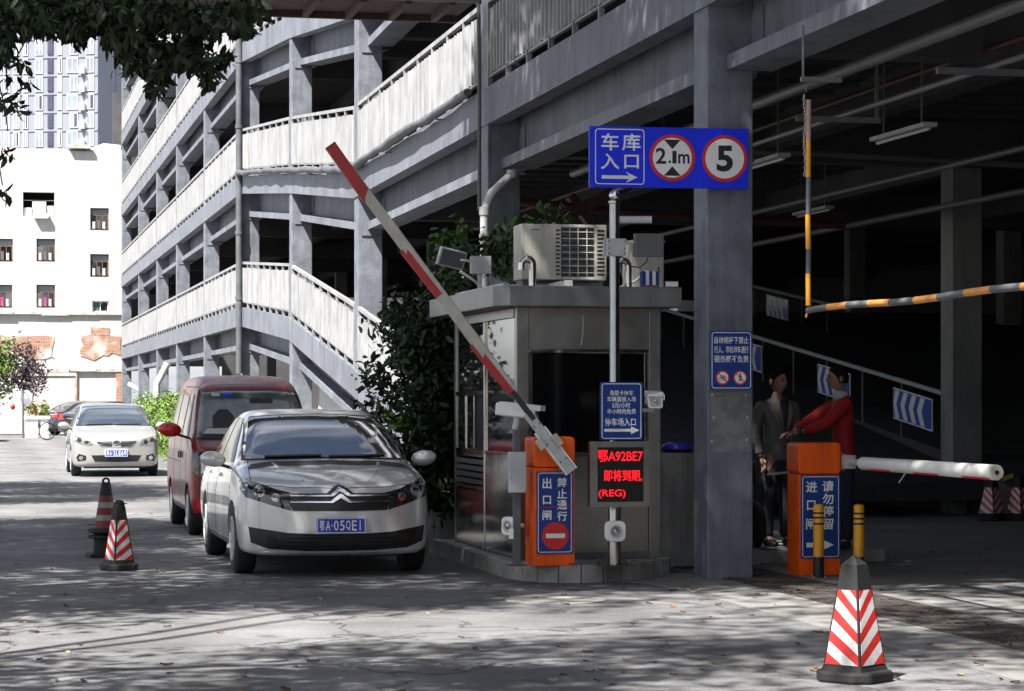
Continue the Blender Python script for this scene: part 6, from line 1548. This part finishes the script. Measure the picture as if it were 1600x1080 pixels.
# overhanging branch in the top left corner
ob = empty('overhanging_branch', (-1.2, 11.8, 3.7), 0, 'dark leafy branch hanging into the top left corner', 'branch')
M = MB(); bo = ob.location
def rel(px, py, z): return P(px, py, z * .88) - bo
limb(M, rel(-260, -190, 13.6), rel(20, -8, 13.8), .10, .05, n=6, wob=.02); limb(M, rel(20, -8, 13.8), rel(400, 12, 14.0), .035, .008, n=7, wob=.02)
for a, c in (((60, -10), (25, 90)), ((150, 0), (120, 60)), ((230, 5), (235, 130)), ((280, 8), (330, 125)), ((330, 8), (385, 60)), ((-5, -20), (10, 140)), ((10, 40), (36, 110)), ((-20, 30), (12, 205)), ((-20, 100), (4, 290))): limb(M, rel(*a, 13.9), rel(*c, 13.9), .008, .003, n=5, wob=.012)
M.build('stem', m_bark, ob, smooth=60)
LEAFM = []
for k in range(4):
    b = MB(); L = .060; w = .0095 + .003 * k; n = 5; vs = []
    for i in range(n + 1):
        f = i / n; ww = w * math.sin(math.pi * min(1, f * .9 + .08)) ** .8 * (1 - .15 * f); zz = -.018 * f * f * (1 + .3 * k)
        vs += [(f * L, -ww, zz + .006), (f * L, 0, zz), (f * L, ww, zz + .006)]
    b.add(vs, [(3 * i, 3 * i + 3, 3 * i + 4, 3 * i + 1) for i in range(n)] + [(3 * i + 1, 3 * i + 4, 3 * i + 5, 3 * i + 2) for i in range(n)])
    LEAFM.append(b.mesh('leaf', m_leafd, True))
cl = []   # (px, py, sx, sy, count)
for px in range(-30, 410, 22): cl.append((px, random.uniform(2, 30), 22, 18, 130 if px > 60 else 150))
for px, py, sx, sy, n in ((40, 40, 18, 10, 30), (70, 38, 12, 10, 22), (100, 44, 14, 9, 24), (125, 52, 10, 9, 20), (150, 34, 14, 10, 24), (172, 52, 10, 14, 34), (200, 60, 18, 18, 80), (205, 95, 15, 14, 50), (235, 70, 20, 18, 90), (240, 110, 16, 14, 66), (243, 136, 9, 8, 22), (270, 85, 20, 18, 80), (300, 60, 16, 12, 46), (305, 95, 14, 10, 34), (330, 100, 14, 12, 44), (325, 124, 9, 9, 20), (350, 92, 10, 8, 18), (372, 38, 14, 9, 26), (390, 46, 9, 9, 18),
                           (8, 60, 14, 22, 50), (2, 85, 10, 12, 22), (30, 96, 10, 5, 9), (42, 128, 10, 8, 9), (14, 118, 6, 8, 5), (18, 160, 12, 8, 12), (28, 172, 8, 6, 6), (6, 236, 10, 10, 9), (3, 303, 6, 8, 8), (0, 160, 8, 10, 8)): cl.append((px, py, sx, sy, n))
bulk = []; singles = []
for (px, py, sx, sy, n) in cl:
    for i in range(int(n * (1.5 if n > 100 else (2.2 if n > 15 else 1.4)))):
        z = random.gauss(13.9, .28); p = rel(random.gauss(px, sx * .55), random.gauss(py, sy * .55), z)
        (singles if (py > 30 and len(singles) < 290 and random.random() < .5) else bulk).append(p)
for p in singles:
    yaw = random.uniform(0, 6.28); piece('leaf', random.choice(LEAFM), ob, p, (random.uniform(-.7, .7), random.uniform(.55, 1.5), yaw))
leaf_cloud('foliage', np.array([tuple(p) for p in bulk]), .064, m_leafd, ob, droop=1.0, ratio=.40, fine=True)

m_leafs = mat('leaf_shrub', (.016, .036, .010), .45, var=.6, scale=2.5, spec=.3, pos=True)
m_leafl2 = mat('leaf_lit_green', (.055, .125, .018), .45, var=.45, scale=3, spec=.4, pos=True)  # brighter green painted in for shrub leaves that catch the light
# shrub by the booth, with planter wall
p = P(672, 830, 25.6); t = empty('kiosk_shrub', (p.x, p.y, 0), 0, 'dark evergreen shrub growing tall beside the booth', 'shrub')
o_ = t.location; M = MB()
def rl(px, py, z): return P(px, py, z) - o_
for (a, c, r) in (((675, 830), (680, 620), .05), ((668, 830), (640, 600), .04), ((680, 640), (640, 500), .03), ((680, 620), (720, 420), .035), ((660, 700), (590, 650), .02), ((720, 430), (850, 350), .02)): limb(M, rl(*a, 25.9), rl(*c, 25.9), r, .008, n=7, wob=.03)
M.build('stems', m_bark, t, smooth=60)
cc, cn = [], []
def cl_add(px, py, n, z=25.9): cc.append(tuple(rl(px, py, z))); cn.append(n)
for i in range(190):
    py = random.uniform(480, 800); lo = np.interp(py, [480, 520, 580, 640, 700, 800], [628, 606, 618, 640, 640, 655]); cl_add(random.uniform(lo + 12, 722), py, 75, random.uniform(25.4, 26.8))
for px, py in ((600, 520), (612, 505), (590, 575), (580, 592), (600, 590), (588, 610), (575, 635), (590, 655), (604, 640), (612, 620), (610, 660), (640, 470), (660, 465), (620, 480), (635, 690), (640, 720), (652, 770)): cl_add(px, py, 44)
for px, py in ((695, 378), (710, 372), (700, 400), (720, 385), (735, 395), (760, 392), (775, 388), (790, 385), (800, 372), (815, 360), (855, 346), (866, 348), (880, 347), (750, 405), (776, 402), (790, 410), (700, 425), (690, 440), (705, 450), (720, 440), (740, 430), (795, 425), (808, 420), (690, 470), (820, 440), (710, 415)): cl_add(px, py, 13, 24.9)
pts = clumps(cc, cn, .17)
leaf_cloud('foliage', pts, .095, m_leafs, t, droop=.6, ratio=.42, fine=True)
pts = clumps([tuple(rl(px, py, 25.6)) for px, py in ((625, 660), (640, 680), (665, 690), (650, 650), (660, 800), (650, 790), (690, 378), (700, 372), (715, 372), (725, 385), (740, 398), (770, 385), (785, 380), (805, 368), (812, 358), (850, 345), (860, 345), (872, 347), (700, 400), (790, 405), (765, 410), (700, 432), (715, 445))], 40, .13); leaf_cloud('lit_leaves', pts, .11, m_leafl2, t, droop=.5, ratio=.42, fine=True)
t = empty('planter_wall', (4.5, 25.0, 0), 0, 'grey concrete planter edge behind the booth', 'planter')
MB().box(.0, .14, .1, 8, 0, .42).build('front_wall', m_wallc, t, bev=.01); MB().box(.142, 1.7, .1, .24, 0, .40).build('end_wall', m_wallc, t, bev=.01); MB().box(.143, 1.7, .245, 8, 0, .36).build('soil', m_soil, t)
# hedge at the foot of the car park
for k, (px, z, w, h, lab) in enumerate(((235, 66, 1.0, 1.6, 'bright clipped bush left of the van at the foot of the car park'), (258, 60, .7, 1.35, 'bright bush just left of the van roof'), (215, 76, .9, 1.5, 'bright bush farther along the facade'))):
    p = P(px, 660, z); t = empty('bush', (FAC - 1.05, p.y if k else p.y, 0), 0, lab, 'bush', 'bushes along the car park foot')
    M = MB()
    for q in range(7): limb(M, (random.uniform(-.1, .1), random.uniform(-.1, .1), 0), (random.uniform(-.6, .6), random.uniform(-2, 2), h * .8), .025, .006, n=4, wob=.05)
    M.build('stems', m_bark, t)
    leaf_cloud('foliage', clumps(in_ellipsoid(110, (0, 0, h * .55), (w * .85, 4.2, h * .55), .3), 45, .2), .10, m_leafl, t, droop=.2, ratio=.5)
gr = leaf_cloud('grass', np.stack([rng.uniform(FAC - 1.7, FAC - .2, 5000), rng.uniform(50, 80, 5000), rng.uniform(0, .12, 5000)], 1), .16, m_leafl, None, droop=-1.4, ratio=.12); tag(gr, 'bright weeds growing along the foot of the bushes')
# tree at the far left
p = P(15, 660, 105); t = empty('far_tree', (p.x - 1.2, p.y, 0), 0, 'green and purple leaved tree before the white block at far left', 'tree')
M = MB(); limb(M, (0, 0, 0), (.2, 0, 3), .16, .06); M.build('trunk', m_bark, t)
leaf_cloud('crown', clumps(in_ellipsoid(60, (0, 0, 3.2), (1.7, 1.3, 1.7)), 60, .4), .2, m_leafl, t); leaf_cloud('purple_crown', clumps(in_ellipsoid(40, (1.6, .3, 2.7), (1.2, 1, 1.3)), 50, .35), .18, m_leafp, t)

# fallen leaves
lms = []
for m in (m_fall1, m_fall2, m_fall3):
    b = MB(); L = .075; vs = []; n = 4
    for i in range(n + 1):
        f = i / n; ww = .021 * math.sin(math.pi * min(1, f * .86 + .10)); vs += [(f * L - L / 2, -ww, .012 + .012 * (f - .5) ** 2), (f * L - L / 2, 0, .004), (f * L - L / 2, ww, .016 * f)]
    b.add(vs, [(3 * i, 3 * i + 3, 3 * i + 4, 3 * i + 1) for i in range(n)] + [(3 * i + 1, 3 * i + 4, 3 * i + 5, 3 * i + 2) for i in range(n)]); lms.append(b.mesh('fallen_leaf', m, True))
k = 0
while k < 170:
    px, py = random.uniform(-10, 1610), 860 + 225 * random.random() ** 1.2
    if k > 140: px, py = random.uniform(880, 1330), random.uniform(885, 960)
    if k < 18: px, py = random.uniform(0, 330), random.uniform(740, 880)
    p = PG(px, py)
    if any(abs(p.x - c[0]) < c[2] and abs(p.y - c[1]) < c[3] for c in ((5.4, 22.6, .95, 2.3), (3.1, 23.7, 1.0, 2.5))): continue
    c = k % 5; o = piece('fallen_leaf', lms[0 if c < 2 else (1 if c < 3 else 2)], None, (p.x, p.y, .012 if p.x > 5.7 else .003), (random.uniform(-.15, .25), random.uniform(-.15, .15), random.uniform(0, 6.28))); s = random.uniform(.45, 1.0); o.scale = (s, s, s)
    tag(o, ('dry brown leaf', 'dry brown leaf', 'pale tan leaf', 'dark withered leaf', 'dark withered leaf')[c] + ' lying on the ground before the gate', 'leaf', ('brown leaves', 'brown leaves', 'tan leaves', 'dark leaves', 'dark leaves')[c] + ' scattered on the ground'); k += 1
for j in range(14):
    p = P(random.uniform(890, 1075), 880, random.uniform(21.0, 21.7)); o = piece('fallen_leaf', lms[j % 2], None, (p.x, p.y, .158), (0.1, 0, random.uniform(0, 6.28))); tag(o, 'dry leaf lying on the traffic island', 'leaf', 'leaves on the traffic island')
